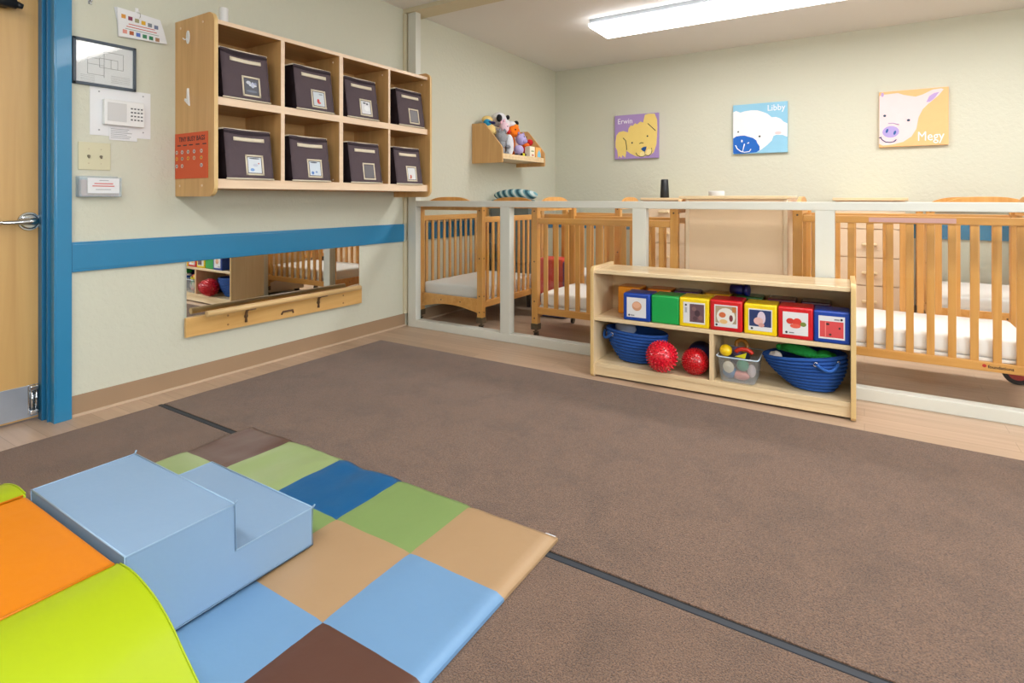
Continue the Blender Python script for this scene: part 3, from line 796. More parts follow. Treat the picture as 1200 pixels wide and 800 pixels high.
# ------------------------------------------------------------ toy shelf
SR = math.radians(1.6)
sh = thing('toy_shelf', 'low open maple toy shelf with colourful cubes, baskets and balls', 'shelf', (-.70, 3.05, 0), SR)
Lx = .668  # half width, local x; local y from 0 (front) to .335
def sbuild(n, b, m, p=None): return build(n, b, m, p or sh, local=True)
def end_outline(zt, r=.03, d=.335):
    o = [(d, 0.004), (.012, 0.004), (.0, .018)]
    for k in range(6):
        a = PI-PI/2*k/5; o.append((r+r*math.cos(a), zt-r+r*math.sin(a)))
    o.append((d, zt)); return o
for x0, x1 in ((-Lx, -Lx+.022), (Lx-.022, Lx)):
    b = MB(); b.prism(end_outline(.648), 'X', x0, x1, .003)
    for f in b.bm.faces:
        if abs(f.normal.x) < .5: f.material_index = 1
    sbuild('end_panel', b, [M['maplez'], M['mapleedge']])
ix = Lx-.022
for z0, z1, n_ in ((.608, .629, 'top_board'), (.332, .354, 'middle_shelf'), (.06, .086, 'bottom_shelf')):
    b = MB(); b.box(-ix, ix, .014, .333, z0, z1, .002); sbuild(n_, b, M['maple'])
b = MB(); b.box(-ix, ix, .018, .034, .013, .06, .001); sbuild('kick_board', b, M['maple'])
b = MB(); b.box(-ix, ix, .322, .330, .086, .608); sbuild('back_panel', b, M['maple'])
b = MB(); b.box(.004, .026, .016, .322, .086, .332, .001); sbuild('divider', b, M['maplez'])

SM = Matrix.LocRotScale(sh.location, Euler((0, 0, SR)), None)
def sw(x, y, z): return SM @ Vector((x, y, z))

# cubes: each soft cube with its picture card
def cube_thing(xc, yf, z, s, rgb, label, pic=None, rz=0, group='photo cubes on toy shelf', hh=1.0):
    p = sw(xc, yf+s/2, z+.001)
    t = thing('photo_cube', label, 'toy cube', p, SR+rz, group)
    m = cmat(rgb, .32, 0, .3)
    b = MB(); b.box(-s/2, s/2, -s/2, s/2, 0, s*hh, .010, 3)
    for f in b.bm.faces: f.smooth = len(f.verts) == 4 and f.calc_area() < .0008
    build('cube_body', b, m, t, local=True)
    if pic is None: return t
    h = s*.36; zc = s*.49; y = -s/2-.0008
    # clear pocket frame with white card
    b = MB(); b.box(-h, h, y, y+.0006, zc-h, zc+h); cd = build('photo_card', b, cmat((222, 222, 224), .4), t, local=True)
    b = MB(); mats_ = []
    for (kind, a, c, d, e, col) in pic:
        b.mi = len(mats_); mats_.append(cmat(col, .5)); yy = y-.0002-.00015*len(mats_)
        if kind == 'r':
            b.poly([(a*h, yy, zc+c*h), (d*h, yy, zc+c*h), (d*h, yy, zc+e*h), (a*h, yy, zc+e*h)])
        else:
            b.poly([((a+d*math.cos(q*PI/8))*h, yy, zc+(c+e*math.sin(q*PI/8))*h) for q in range(16)])
    build('photo', b, mats_, cd, local=True)
    return t
MS = .354
Bk = (34, 36, 44)
cube_thing(-1.094+.70, 0.018, MS, .155, (12, 62, 158), 'blue toy cube with photo of round bun on the shelf', [('e', 0.05, .15, .5, .48, (206, 150, 116)), ('e', 0.02, .25, .4, .3, (224, 172, 140)), ('e', -.75, -.8, .1, .1, Bk), ('r', -.6, -.85, -.2, -.75, (120, 122, 126))])
cube_thing(-.934+.70, .026, MS, .155, (18, 160, 74), 'plain green toy cube between the blue and yellow cubes', None)
cube_thing(-.776+.70, .022, MS, .158, (238, 206, 10), 'yellow toy cube with photo of dark beans on the shelf', [('r', -.4, -.85, .92, .85, (104, 76, 84)), ('e', .3, 0, .25, .3, (70, 48, 58)), ('e', 0, .4, .2, .2, (132, 96, 96)), ('e', .6, -.4, .2, .22, (128, 92, 92)), ('e', .1, -.5, .22, .2, (84, 58, 66)), ('e', -.75, .72, .1, .1, Bk), ('r', -.85, .0, -.65, .5, (170, 172, 178))])
cube_thing(-.613+.70, .018, MS, .160, (204, 20, 30), 'red toy cube with photo of food on round plate', [('r', -.9, -.65, .9, .9, (170, 150, 120)), ('e', .0, -.05, .8, .8, (226, 222, 214)), ('e', -.3, .1, .3, .25, (206, 106, 60)), ('e', -.2, -.5, .35, .2, (228, 186, 120)), ('e', .45, -.15, .16, .3, (120, 50, 56)), ('r', .55, .4, .9, .9, (186, 116, 60)), ('e', -.8, -.82, .1, .1, Bk)])
cube_thing(-.448+.70, .022, MS, .155, (238, 206, 10), 'yellow toy cube with photo of hand on dark blue', [('r', -.92, -.6, .92, .9, (40, 56, 104)), ('e', 0.1, .2, .35, .6, (214, 196, 210)), ('e', -.15, -.1, .4, .35, (222, 178, 172)), ('e', .1, -.45, .25, .2, (206, 150, 140)), ('e', -.7, -.8, .1, .1, Bk)])
cube_thing(-.288+.70, .018, MS, .156, (208, 20, 32), 'red toy cube with photo of red tomatoes', [('e', -.4, .2, .32, .26, (206, 56, 44)), ('e', .15, .1, .36, .4, (216, 60, 46)), ('e', 0, -.2, .42, .2, (226, 96, 76)), ('e', .62, .0, .24, .2, (120, 132, 56)), ('e', -.7, -.8, .1, .1, Bk), ('r', -.5, -.85, -.1, -.76, (120, 122, 126))])
cube_thing(.5675, .016, MS, .153, (12, 62, 158), 'blue toy cube with photo of watermelon at right end', [('r', -.9, -.85, .9, .55, (212, 74, 76)), ('e', -.3, .3, .14, .1, (60, 40, 44)), ('e', .6, 0, .08, .1, (70, 40, 44)), ('e', -.1, -.6, .1, .1, (80, 50, 50)), ('r', -.5, -.8, -.42, .5, (232, 130, 126)), ('e', .75, .75, .1, .1, Bk), ('r', .2, .68, .6, .78, (120, 122, 126))])
for x, rgb, lb in ((-1.205, (226, 140, 18), 'orange toy cube at left back of shelf, behind the blue cube'), (-1.015, (226, 120, 20), 'orange toy cube behind gap between blue and green cubes'), (-.86, (70, 30, 76), 'dark purple toy cube behind the green cube'),
                   (-.69, (200, 150, 20), 'dark yellow toy cube behind the bean cube'), (-.525, (24, 90, 40), 'dark green toy cube behind the plate cube'), (-.365, (84, 30, 50), 'maroon toy cube behind the hand cube'), (-.205, (70, 34, 60), 'dark plum toy cube behind the tomato cube')):
    cube_thing(x+.70+(.01 if x < -1.1 else 0), .182, MS, .136, rgb, lb, None, group='plain cubes at back of toy shelf', hh=1.2)
b = MB(); p0 = sw(-.622+.70, .24, MS+.1915); p1 = sw(-.548+.70, .225, MS+.1915)
b.cyl(p0, p1, .026, .026, 20); b.cyl(p1, p1+(p1-p0).normalized()*.02, .032, .030, 20)
solo('toy_cup', b, cmat((20, 34, 120), .35), 'dark blue plastic cylinder lying on top of the back cubes', 'toy')

# rope baskets
def basket(xc, yc, z, rx, ry, h, tilt, label, hand, bottom=.55, shear=0, group='blue rope baskets on toy shelf'):
    p = sw(xc, yc, z+.003)
    t = thing('rope_basket', label, 'basket', p, SR, group)
    prof = []; rings = 10
    for k in range(rings):
        for q in range(5):
            f = (k+q/5)/rings
            r = bottom+(1-bottom)*(1-(1-f)**1.9)
            prof.append((r+.075*abs(math.sin(PI*(q/5)))-.065, f*h))
    prof.append((.985, h)); prof.append((.95, h+.003)); prof.append((.92, h-.004))
    for k in range(6):
        f = 1-(k+1)/6; prof.append(((bottom+(1-bottom)*(1-(1-f)**1.9))-.07, max(.008, f*h)))
    b = MB(); b.lathe(prof, (0, 0, 0), 48, rx, ry, sharp=range(0, rings*5+1, 5))
    for v in b.bm.verts:      # tilt of the rim and a sagging back
        f = max(0, v.co.z/h); v.co.z += f*(tilt[0]*v.co.x/rx+tilt[1]*v.co.y/ry)
        v.co.x += shear*(1-f)
    body = build('basket_body', b, cmat((26, 78, 156), .8, .4), t, local=True)
    for (a0, a1) in hand:
        c0, c1 = math.radians(a0), math.radians(a1)
        pts = []
        zt = lambda a: h*.86+.86*(tilt[0]*math.cos(a)+tilt[1]*math.sin(a))
        for k in range(11):
            s_ = k/10; a = c0+(c1-c0)*s_; bulge = math.sin(PI*s_)
            rr = 1.0+.05*bulge+.03
            pts.append((rx*rr*math.cos(a), ry*rr*math.sin(a), zt(a)-.034*bulge))
        b = MB(); b.tube(pts, .0085, 8); hd = build('handle', b, cmat((30, 88, 168), .75, .4), t, local=True)
        b = MB()
        for a in (c0, c1):
            b.tube([(rx*1.03*math.cos(a)+.010*math.cos(q*PI/4)*-math.sin(a), ry*1.045*math.sin(a)-.002+.006*math.cos(q*PI/4)*math.cos(a), zt(a)+.010*math.sin(q*PI/4)) for q in range(8)], .0025, 6, closed=True)
        build('grommet', b, M['chrome'], hd, local=True)
    return t
BS = .086
basket(-.436, .150, BS, .186, .108, .185, (-.008, 0), 'blue coiled rope basket in left bay beside the spiky ball', [(186, 232)], .52)
basket(.440, .135, BS, .192, .112, .175, (.022, .004), 'wide blue coiled rope basket holding green toys, right bay', [(288, 322)], .46, shear=.045)
# crinkled plastic in left basket
b = MB(); c = sw(-.50, .15, BS+.19); b.sph(c, .05, 1.4, .8, .75, seg=16)
for v in b.bm.verts: v.co += (v.co-c).normalized()*.018*noise.noise(v.co*38)
solo('plastic_bag', b, cmat((150, 158, 182), .25), 'crumpled grey plastic bag in the left rope basket', 'bag')
# green toys in right basket
b = MB(); c = sw(.425, .125, BS+.180)
b.tube([c+Vector((-.085, 0, .015)), c+Vector((-.04, .0, .018)), c+Vector((.02, 0, .01)), c+Vector((.075, .0, -.004))], [.016, .026, .03, .02], 12); b.sph(c+Vector((-.095, 0, .016)), .016, seg=12); b.sph(c+Vector((.075, .0, -.004)), .02, seg=12)
tagt = solo('green_toy', b, plush((30, 150, 60)), 'long green plush toy lying in right rope basket', 'toy')
b = MB(); c = sw(.535, .125, BS+.178); b.sph(c, .032, 1.3, 1, .9); b.sph(c+Vector((.035, .01, -.005)), .022)
solo('green_toy', b, plush((36, 160, 66)), 'small round green toy at right end of rope basket', 'toy')
b = MB(); c = sw(.315, .105, BS+.155); b.sph(c, .024, 1.25, .9, .9)
for v in b.bm.verts: v.co += (v.co-c).normalized()*.006*noise.noise(v.co*60)
solo('pale_toy', b, plush((196, 186, 180)), 'small pale crumpled toy at left of green toys', 'toy')

# spiky balls
def ball(xc, yc, r, n, sr, sh_, rgb, label):
    p = sw(xc, yc, BS+.001+r+sh_)
    t = thing('massage_ball', label, 'ball', (p.x, p.y, BS+.001), 0, 'red balls on bottom shelf')
    m = cmat(rgb, .28, 0, .4)
    b = MB(); b.sph(p, r, seg=36); build('ball_body', b, m, t)
    b = MB()
    for i in range(n):
        z = 1-2*(i+.5)/n; a = i*PI*(3-5**.5); q = math.sqrt(1-z*z); d = Vector((q*math.cos(a), q*math.sin(a), z))
        d.rotate(Euler((.9, .5, .2)))
        b.cyl(p+d*(r-.001), p+d*(r+sh_), sr, sr*.45, 7, True)
    build('nubs', b, m, t)
ball(-.25, .022, .079, 190, .006, .009, (214, 20, 44), 'red spiky massage ball with coarse nubs, nearer the basket')
ball(-.082, .070, .067, 300, .0042, .006, (190, 16, 26), 'smaller darker red ball with fine nubs by divider')
b = MB(); b.sph(sw(-.085, .235, BS+.074), .073, seg=28); solo('navy_ball', b, cmat((18, 26, 70), .5), 'dark navy ball behind the fine nubbed red ball', 'ball')

# clear tub of toys
t = thing('clear_tub', 'translucent plastic tub of small toys beside the divider', 'tub', sw(.142, .135, BS+.004), SR)
def tubshape(wx0, wx1, wy0, wy1, z0, z1, th=.0025):
    def ring(wx, wy, z, r=.018):
        pts = []
        for cx, cy, a0 in ((wx-r, wy-r, 0), (-wx+r, wy-r, PI/2), (-wx+r, -wy+r, PI), (wx-r, -wy+r, 1.5*PI)):
            for k in range(5):
                a = a0+PI/2*k/4; pts.append((cx+r*math.cos(a), cy+r*math.sin(a), z))
        return pts
    return ring
rg = tubshape(0, 0, 0, 0, 0, 0)
b = MB()
rings = [rg(.078, .10, .0), rg(.083, .105, .006), rg(.095, .118, .13), rg(.102, .126, .131), rg(.102, .126, .126)]
rr = [[b.bm.verts.new(Vector(p)) for p in r_] for r_ in rings]
for A, B in zip(rr, rr[1:]):
    for i in range(20): b.bm.faces.new((A[i], A[(i+1) % 20], B[(i+1) % 20], B[i])).smooth = True
b.bm.faces.new(rr[0][::-1])
tp = mat('frosted_tub_plastic', (206, 216, 224), .3); tp.node_tree.nodes['Principled BSDF'].inputs['Alpha'].default_value = .25
o = build('tub_body', b, tp, t, local=True); o.modifiers.new('t', 'SOLIDIFY').thickness = .002
b = MB(); b.tube([Vector(p)+Vector((0, 0, 0)) for p in rg(.102, .126, .1315)], .0035, 6, closed=True); build('rim', b, cmat((196, 212, 228), .3), t, local=True)
def tp_(x, y, z): return sw(.142+x, .135+y, BS+.004+z)
def toy(mb, rgb, label, name='small_toy', rough=.4):
    return solo(name, mb, cmat(rgb, rough, 0, .2), label, 'toy', 'toys in the clear tub')
b = MB(); b.sph(tp_(-.062, -.075, .155), .031, seg=20); toy(b, (240, 200, 10), 'bright yellow ball on top at the left of tub', 'yellow_ball')
b = MB(); c = tp_(.025, -.05, .148); b.tube([c+Vector((.042*math.cos(a), 0, .026*math.sin(a)-.008)) for a in [.25+k*(PI-.5)/8 for k in range(9)]], .011, 8); toy(b, (206, 44, 24), 'red curved toy arching over the front of tub', 'red_arch')
b = MB(); c = tp_(.012, -.078, .138); b.prism([(c.x-.028, c.z-.008), (c.x+.022, c.z-.012), (c.x+.03, c.z+.018)], 'Y', c.y-.008, c.y+.008, .002); toy(b, (214, 210, 30), 'yellow green wedge toy under the red arch', 'yellow_wedge')
b = MB(); c = tp_(.0, .03, .165); b.tube([c+Vector((.028*math.cos(a), .006*math.sin(a), .028*math.sin(a))) for a in [k*2*PI/16 for k in range(16)]], .011, 8, closed=True); toy(b, (178, 118, 30), 'brown ring toy standing at back of tub', 'brown_ring')
b = MB(); b.sph(tp_(-.02, -.01, .142), .026, 1, 1, .9); toy(b, (110, 96, 140), 'muted purple ball toy in middle of tub', 'purple_toy')
b = MB(); c = tp_(-.045, -.098, .075); b.sph(c, .028, 1, .25, 1.1); b.sph(c+Vector((0, -.006, .004)), .010, 1, .4, 1); toy(b, (236, 228, 206), 'cream disc toy pressed against front of tub', 'cream_disc')
b = MB(); b.sph(tp_(-.045, -.055, .038), .034, 1.1, 1, .9); toy(b, (70, 120, 170), 'blue toy at bottom left inside tub', 'blue_toy')
b = MB(); b.sph(tp_(.02, -.065, .085), .028, 1.1, .8, 1.1); toy(b, (90, 170, 140), 'mint green toy inside middle of tub', 'mint_toy')
b = MB(); b.sph(tp_(.01, -.06, .03), .028, 1.6, .9, .9); toy(b, (222, 140, 130), 'pink toy at bottom inside tub', 'pink_toy')
b = MB(); b.sph(tp_(.062, -.06, .06), .022, 1, .8, 1.6); toy(b, (214, 200, 204), 'pale pink tall toy at right inside tub', 'pale_toy')
b = MB(); b.sph(tp_(-.015, .045, .10), .045, 1.25, 1, 1); toy(b, (60, 66, 96), 'dark blue round toy at back inside tub', 'dark_toy')

# ------------------------------------------------------------ wall shelf with plush toys
WX = -2.862
t = thing('wall_book_shelf', 'small maple wall shelf with slanted ends full of plush toys', 'wall shelf', (LW+.17, 4.81, 1.39))
end = [(LW+.001, 1.387), (WX-.004, 1.387), (WX+.002, 1.40), (WX, 1.525), (WX-.012, 1.545), (-3.055, 1.757), (-3.07, 1.768), (LW+.001, 1.770)]
SE = 5.175
for y0, y1 in ((4.363, 4.383), (SE, SE+.02)):
    b = MB(); b.prism(end, 'Y', y0, y1, .002); build('end_panel', b, M['cub'], t)
b = MB(); b.box(LW+.001, WX-.002, 4.383, SE, 1.425, 1.445, .001); build('shelf_board', b, M['maple'], t)
b = MB(); b.box(WX-.022, WX-.004, 4.383, SE, 1.445, 1.475, .003); build('front_lip', b, M['maple'], t)
b = MB(); b.box(LW+.001, LW+.013, 4.383, SE, 1.445, 1.72, .001); build('back_panel', b, M['cub'], t)
def teddy(name, label, base, col, blobs, extras=()):
    """soft toy of joined blobs given in world coordinates: (x, y, z, radius, sx, sy, sz)"""
    t = thing(name, label, 'plush toy', base, 0, 'plush toys on the wall shelf')
    def mk(nme, col, blobs):
        b = MB()
        for (x, y, z, r, sx, sy, sz) in blobs: b.sph((x, y, z), r, sx, sy, sz, seg=18)
        for v in b.bm.verts: v.co += v.co.normalized()*.0015*noise.noise(v.co*90)
        build(nme, b, plush(col), t)
    mk('body', col, blobs)
    for e in extras: mk(*e)
    return t
Z0 = 1.446
teddy('plush_dog', 'white plush dog with black ears at top of the pile', (-3.12, 4.68, Z0), (228, 228, 234), [(-3.135, 4.68, 1.53, .06, 1, 1.2, 1.35), (-3.13, 4.68, 1.68, .055, 1, 1.2, 1.4), (-3.09, 4.655, 1.835, .074, 1, 1.3, 1), (-3.06, 4.72, 1.80, .052, 1, 1.3, .9)],
      [('ear', (22, 22, 26), [(-3.02, 4.555, 1.835, .033, .8, 1, 1.15)]), ('ear', (22, 22, 26), [(-3.025, 4.715, 1.862, .024, .8, 1, 1)]), ('nose', (20, 20, 24), [(-3.02, 4.878-.01, 1.82, .026, 1, 1, 1)]), ('muzzle', (228, 228, 234), [(-3.04, 4.80, 1.795, .05, 1, 1.25, .85)])])
teddy('plush_bear', 'yellow plush with blue and navy cap at left end', (-3.12, 4.46, Z0), (240, 208, 134), [(-3.118, 4.465, 1.53, .068, 1, 1, 1.18), (-3.07, 4.455, 1.70, .068, 1, .95, 1.05), (-3.11, 4.48, 1.815, .05, 1, 1.3, .8), (-3.11, 4.47, 1.61, .05, 1, 1.2, 1)],
      [('cap', (40, 150, 200), [(-3.075, 4.428, 1.775, .040, 1, .9, 1)]), ('cap_band', (32, 38, 98), [(-3.06, 4.46, 1.782, .05, .9, 1.2, .3)])])
teddy('plush_bunny', 'pale pink plush between the white dog and orange plush', (-3.03, 4.62, Z0), (236, 204, 220), [(-3.04, 4.615, 1.50, .045, 1, 1, 1.2), (-3.04, 4.615, 1.62, .04, 1, 1, 1.9), (-3.00, 4.61, 1.745, .054, .9, 1.0, 1.05)],
      [('ear', (240, 190, 208), [(-3.01, 4.575, 1.80, .016, .6, 1, 2.0)]), ('ear', (240, 190, 208), [(-3.01, 4.63, 1.805, .016, .6, 1, 2.0)]), ('eye', (30, 26, 34), [(-2.955, 4.60, 1.755, .006, 1, 1, 1)])])
teddy('plush_fish', 'bright orange plush in middle of the shelf pile', (-3.03, 4.81, Z0), (250, 126, 14), [(-2.985, 4.765, 1.722, .062, .9, 1.3, .95), (-3.02, 4.79, 1.61, .034, 1, 1, 2.2), (-3.04, 4.81, 1.495, .036, 1, 1, 1.3)], [('mouth', (206, 40, 40), [(-2.985, 4.665, 1.71, .024, 1, 1, .9)]), ('fin', (255, 150, 40), [(-2.975, 4.80, 1.775, .026, .6, 1.5, .9)]), ('fin', (236, 100, 10), [(-2.935, 4.78, 1.70, .022, .5, 1.4, .8)]), ('eye', (20, 20, 24), [(-2.935, 4.72, 1.735, .007, 1, 1, 1)])])
teddy('plush_cat', 'grey plush with white belly at front left of shelf', (-2.935, 4.50, Z0), (146, 149, 156), [(-2.945, 4.475, 1.635, .062, .9, 1.15, 1.05), (-2.94, 4.455, 1.50, .048, .8, 1.2, 1.1), (-2.94, 4.47, 1.57, .05, .8, 1, 1)], [('belly', (224, 226, 234), [(-2.915, 4.575, 1.565, .056, .7, .9, 1.9)]), ('ear', (120, 124, 132), [(-2.935, 4.435, 1.69, .020, .6, 1, 1.4)]), ('ear', (120, 124, 132), [(-2.935, 4.52, 1.695, .020, .6, 1, 1.4)]),
      ('paw', (126, 130, 138), [(-2.895, 4.52, 1.545, .022, .8, 1.6, .9)]), ('paw', (126, 130, 138), [(-2.895, 4.50, 1.478, .022, .8, 1.6, .9)])])
teddy('plush_hippo', 'lavender plush with round head right of grey plush', (-2.93, 4.80, Z0), (182, 172, 222), [(-2.93, 4.815, 1.645, .058, .9, 1.1, 1), (-2.925, 4.765, 1.535, .052, .9, 1.1, .95)], [('foot', (40, 34, 60), [(-2.90, 4.68, 1.482, .014, 1.2, 2.0, .8)]), ('snout', (168, 158, 212), [(-2.895, 4.825, 1.628, .034, .8, 1.2, .8)]),
      ('ear', (160, 148, 206), [(-2.93, 4.77, 1.70, .016, .7, 1, 1.1)]), ('ear', (160, 148, 206), [(-2.93, 4.86, 1.70, .016, .7, 1, 1.1)]), ('eye', (20, 20, 26), [(-2.884, 4.80, 1.667, .006, 1, 1, 1)]), ('eye', (20, 20, 26), [(-2.884, 4.845, 1.667, .006, 1, 1, 1)])])
teddy('plush_bee', 'tiny yellow and black plush at front edge of shelf', (-2.893, 4.81, Z0), (230, 222, 40), [(-2.893, 4.80, 1.488, .017, .8, 1.3, 1)], [('stripe', (20, 20, 22), [(-2.891, 4.765, 1.487, .016, .7, .8, 1)]), ('stripe', (20, 20, 22), [(-2.891, 4.835, 1.487, .015, .7, .9, 1)])])
teddy('plush_bird', 'red and orange plush toward right end of wall shelf', (-3.0, 5.06, Z0), (198, 24, 38), [(-2.975, 5.065, 1.637, .034, 1, 1.2, 1), (-3.03, 5.06, 1.54, .045, 1, 1.1, 1.7)], [('wing', (236, 104, 28), [(-2.955, 4.955, 1.60, .036, .8, 1.5, .7)])])
t = thing('picture_book', 'open pale picture book leaning at back of wall shelf', 'book', (-3.16, 5.06, Z0), 0)
b = MB(); b.box(-3.185, -3.172, 4.93, 5.165, Z0+.001, 1.79, .003); build('cover', b, cmat((200, 146, 96)), t)
b = MB(); b.box(-3.171, -3.167, 4.945, 5.15, Z0+.006, 1.78, .001); build('page', b, cmat((234, 206, 190)), t)
t = thing('toy_block', 'cream upright block near right end of wall shelf', 'block', (-2.93, 4.97, Z0), 0)
b = MB(); b.box(-2.955, -2.892, 4.93, 5.03, Z0+.001, 1.585, .006); build('block_body', b, cmat((236, 230, 212)), t)
b = MB(); b.box(-2.892, -2.8915, 4.955, 5.01, 1.53, 1.542); b.mi = 1; b.box(-2.892, -2.8915, 4.965, 5.005, 1.485, 1.505); build('printed_mark', b, [cmat((120, 140, 90)), cmat((190, 120, 110))], t)
t = thing('toy_block', 'orange block with light blue drop at right end of wall shelf', 'block', (-2.93, 5.12, Z0), 0)
b = MB(); b.box(-2.955, -2.892, 5.05, 5.165, Z0+.001, 1.585, .006); build('block_body', b, cmat((240, 178, 96)), t)
b = MB(); b.prism([(5.08, 1.482), (5.155, 1.482), (5.15, 1.52), (5.118, 1.562), (5.085, 1.52)], 'X', -2.8919, -2.891); build('drop_mark', b, cmat((120, 196, 230)), t)

# ------------------------------------------------------------ canvases on the back wall
def canvas(x0, x1, z0, z1, bg, label, rot=0):
    t = thing('animal_canvas', label, 'wall art', ((x0+x1)/2, BW-.02, z0), 0, 'animal canvases on the back wall')
    b = MB(); b.box(x0, x1, BW-.035, BW-.001, z0, z1, .003); build('canvas', b, cmat(bg, .7, .1), t)
    def add(nme, shapes):
        b = MB(); mats_ = []
        for i, (col, pts) in enumerate(shapes):
            b.mi = len(mats_); mats_.append(cmat(col, .7))
            y = BW-.0352-.0003*(i+1)
            o = [(x0+(x1-x0)*max(.004, min(.996, p[0])), z0+(z1-z0)*max(.004, min(.996, p[1]))) for p in pts]
            b.prism(o, 'Y', y, y+.0004)
        return build(nme, b, mats_, t)
    def line(nme, strokes, r, col):
        b = MB()
        for s_ in strokes: b.tube([(x0+(x1-x0)*p[0], BW-.0370, z0+(z1-z0)*p[1]) for p in s_], r, 6)
        return build(nme, b, cmat(col, .6), t)
    def name(txt, cx, cz, size, sx=1.0):
        text_mesh('name_lettering', txt, size, on_back(x0+(x1-x0)*cx, z0+(z1-z0)*cz, BW-.0362), cmat((240, 238, 244), .6), t, .0004, sx, .0)
    return add, line, name
def el(cx, cy, rx, ry, n=20, rot=0):
    return [(cx+rx*math.cos(q*2*PI/n)*math.cos(rot)-ry*math.sin(q*2*PI/n)*math.sin(rot), cy+rx*math.cos(q*2*PI/n)*math.sin(rot)+ry*math.sin(q*2*PI/n)*math.cos(rot)) for q in range(n)]
Y_ = (232, 206, 120)
add, line, name = canvas(-2.425, -1.917, 1.498, 1.996, (164, 138, 196), 'purple canvas of yellow puppy face, leftmost on back wall')
add('painted_puppy', [(Y_, [(.30, .55), (.33, .70), (.38, .76), (.42, .74), (.48, .80), (.52, .77), (.60, .83), (.66, .80), (.70, .97), (.78, .99), (.92, .98), (.97, .85), (.98, .66), (.96, .30), (.90, .12), (.80, .06), (.62, .03), (.50, .05), (.38, .11), (.28, .18)]),
    (Y_, [(.02, .40), (.04, .55), (.10, .62), (.20, .64), (.30, .61), (.36, .50), (.29, .30), (.27, .12), (.25, .03), (.18, .09), (.16, .02), (.11, .08), (.08, .02), (.06, .20), (.02, .28)]),
    ((242, 226, 160), el(.66, .09, .075, .06)), ((242, 226, 160), el(.80, .13, .07, .07)),
    ((14, 74, 140), [(.61, .21), (.66, .25), (.74, .26), (.73, .20), (.70, .14), (.66, .16)]), ((50, 54, 50), el(.41, .36, .018, .02)), ((50, 54, 50), el(.76, .49, .018, .02))])
line('painted_lines', [[(.50, .13), (.53, .07), (.60, .035), (.67, .04), (.71, .07), (.70, .14)], [(.71, .07), (.78, .05), (.84, .09), (.86, .15), (.85, .22)], [(.20, .48), (.26, .42), (.28, .30), (.285, .20)], [(.77, .77), (.94, .60)], [(.58, .33), (.62, .35), (.67, .34)]], .004, (60, 62, 50))
name('Erwin', .245, .855, .085, .9)
Wh = (232, 232, 238)
add, line, name = canvas(-1.140, -.636, 1.503, 2.003, (140, 196, 226), 'light blue canvas of white lamb face, middle on back wall')
add('painted_lamb', [(Wh, [(.0, .30), (.0, .86), (.06, .88), (.14, .84), (.22, .86), (.34, .87), (.46, .86), (.56, .82), (.64, .78), (.72, .70), (.80, .70), (.88, .66), (.93, .60), (1.0, .56), (1.0, .30), (.92, .34), (.80, .35), (.75, .33), (.72, .24), (.64, .16), (.54, .08), (.48, .04), (.20, .04), (.0, .05)]),
    ((236, 196, 200), el(.835, .385, .06, .03)), ((10, 96, 190), [(.0, .03), (.0, .32), (.06, .36), (.14, .37), (.22, .37), (.30, .34), (.38, .31), (.44, .26), (.46, .20), (.50, .14), (.50, .06), (.44, .02), (.2, .0), (.03, .0)]),
    ((50, 66, 70), el(.10, .45, .016, .018)), ((50, 66, 70), el(.50, .335, .020, .02)), (Wh, el(.17, .26, .014, .026)), (Wh, el(.29, .215, .022, .010, rot=.5))])
line('painted_lines', [[(.05, .18), (.08, .11), (.15, .05), (.22, .03), (.31, .04), (.34, .09)], [(.22, .20), (.20, .12), (.185, .05)]], .005, (235, 238, 245))
name('Libby', .80, .885, .085, .9)
Pk = (240, 208, 212)
add, line, name = canvas(.112, .612, 1.513, 2.010, (240, 186, 130), 'orange canvas of pink pig face, rightmost on back wall')
add('painted_pig', [(Pk, [(.0, .06), (.0, .93), (.08, .95), (.28, .96), (.36, .92), (.46, .89), (.54, .87), (.64, .90), (.78, .97), (.90, .98), (.93, .96), (.86, .86), (.72, .73), (.64, .64), (.58, .50), (.55, .30), (.48, .17), (.36, .08), (.2, .04), (.06, .03)]),
    ((180, 156, 210), [(.69, .76), (.74, .76), (.80, .81), (.87, .92), (.80, .91), (.73, .86)]), ((180, 156, 210), el(.05, .95, .022, .04)),
    ((170, 156, 214), el(.175, .27, .125, .105)), ((40, 90, 160), el(.12, .29, .018, .038, rot=-.3)), ((40, 90, 160), el(.235, .25, .018, .038, rot=-.3)), ((44, 70, 96), el(.085, .565, .022, .022)), ((44, 70, 96), el(.435, .46, .024, .022))])
line('painted_lines', [[(.02, .18), (.05, .13), (.10, .09), (.16, .08), (.22, .09), (.25, .11)], [(.0, .165), (.035, .185)], [(.225, .095), (.26, .13)]], .0045, (50, 70, 120))
line('painted_brow', [[(.14, .425), (.21, .425), (.30, .39)]], .004, (180, 156, 200))
name('Megy', .75, .155, .115, .78)

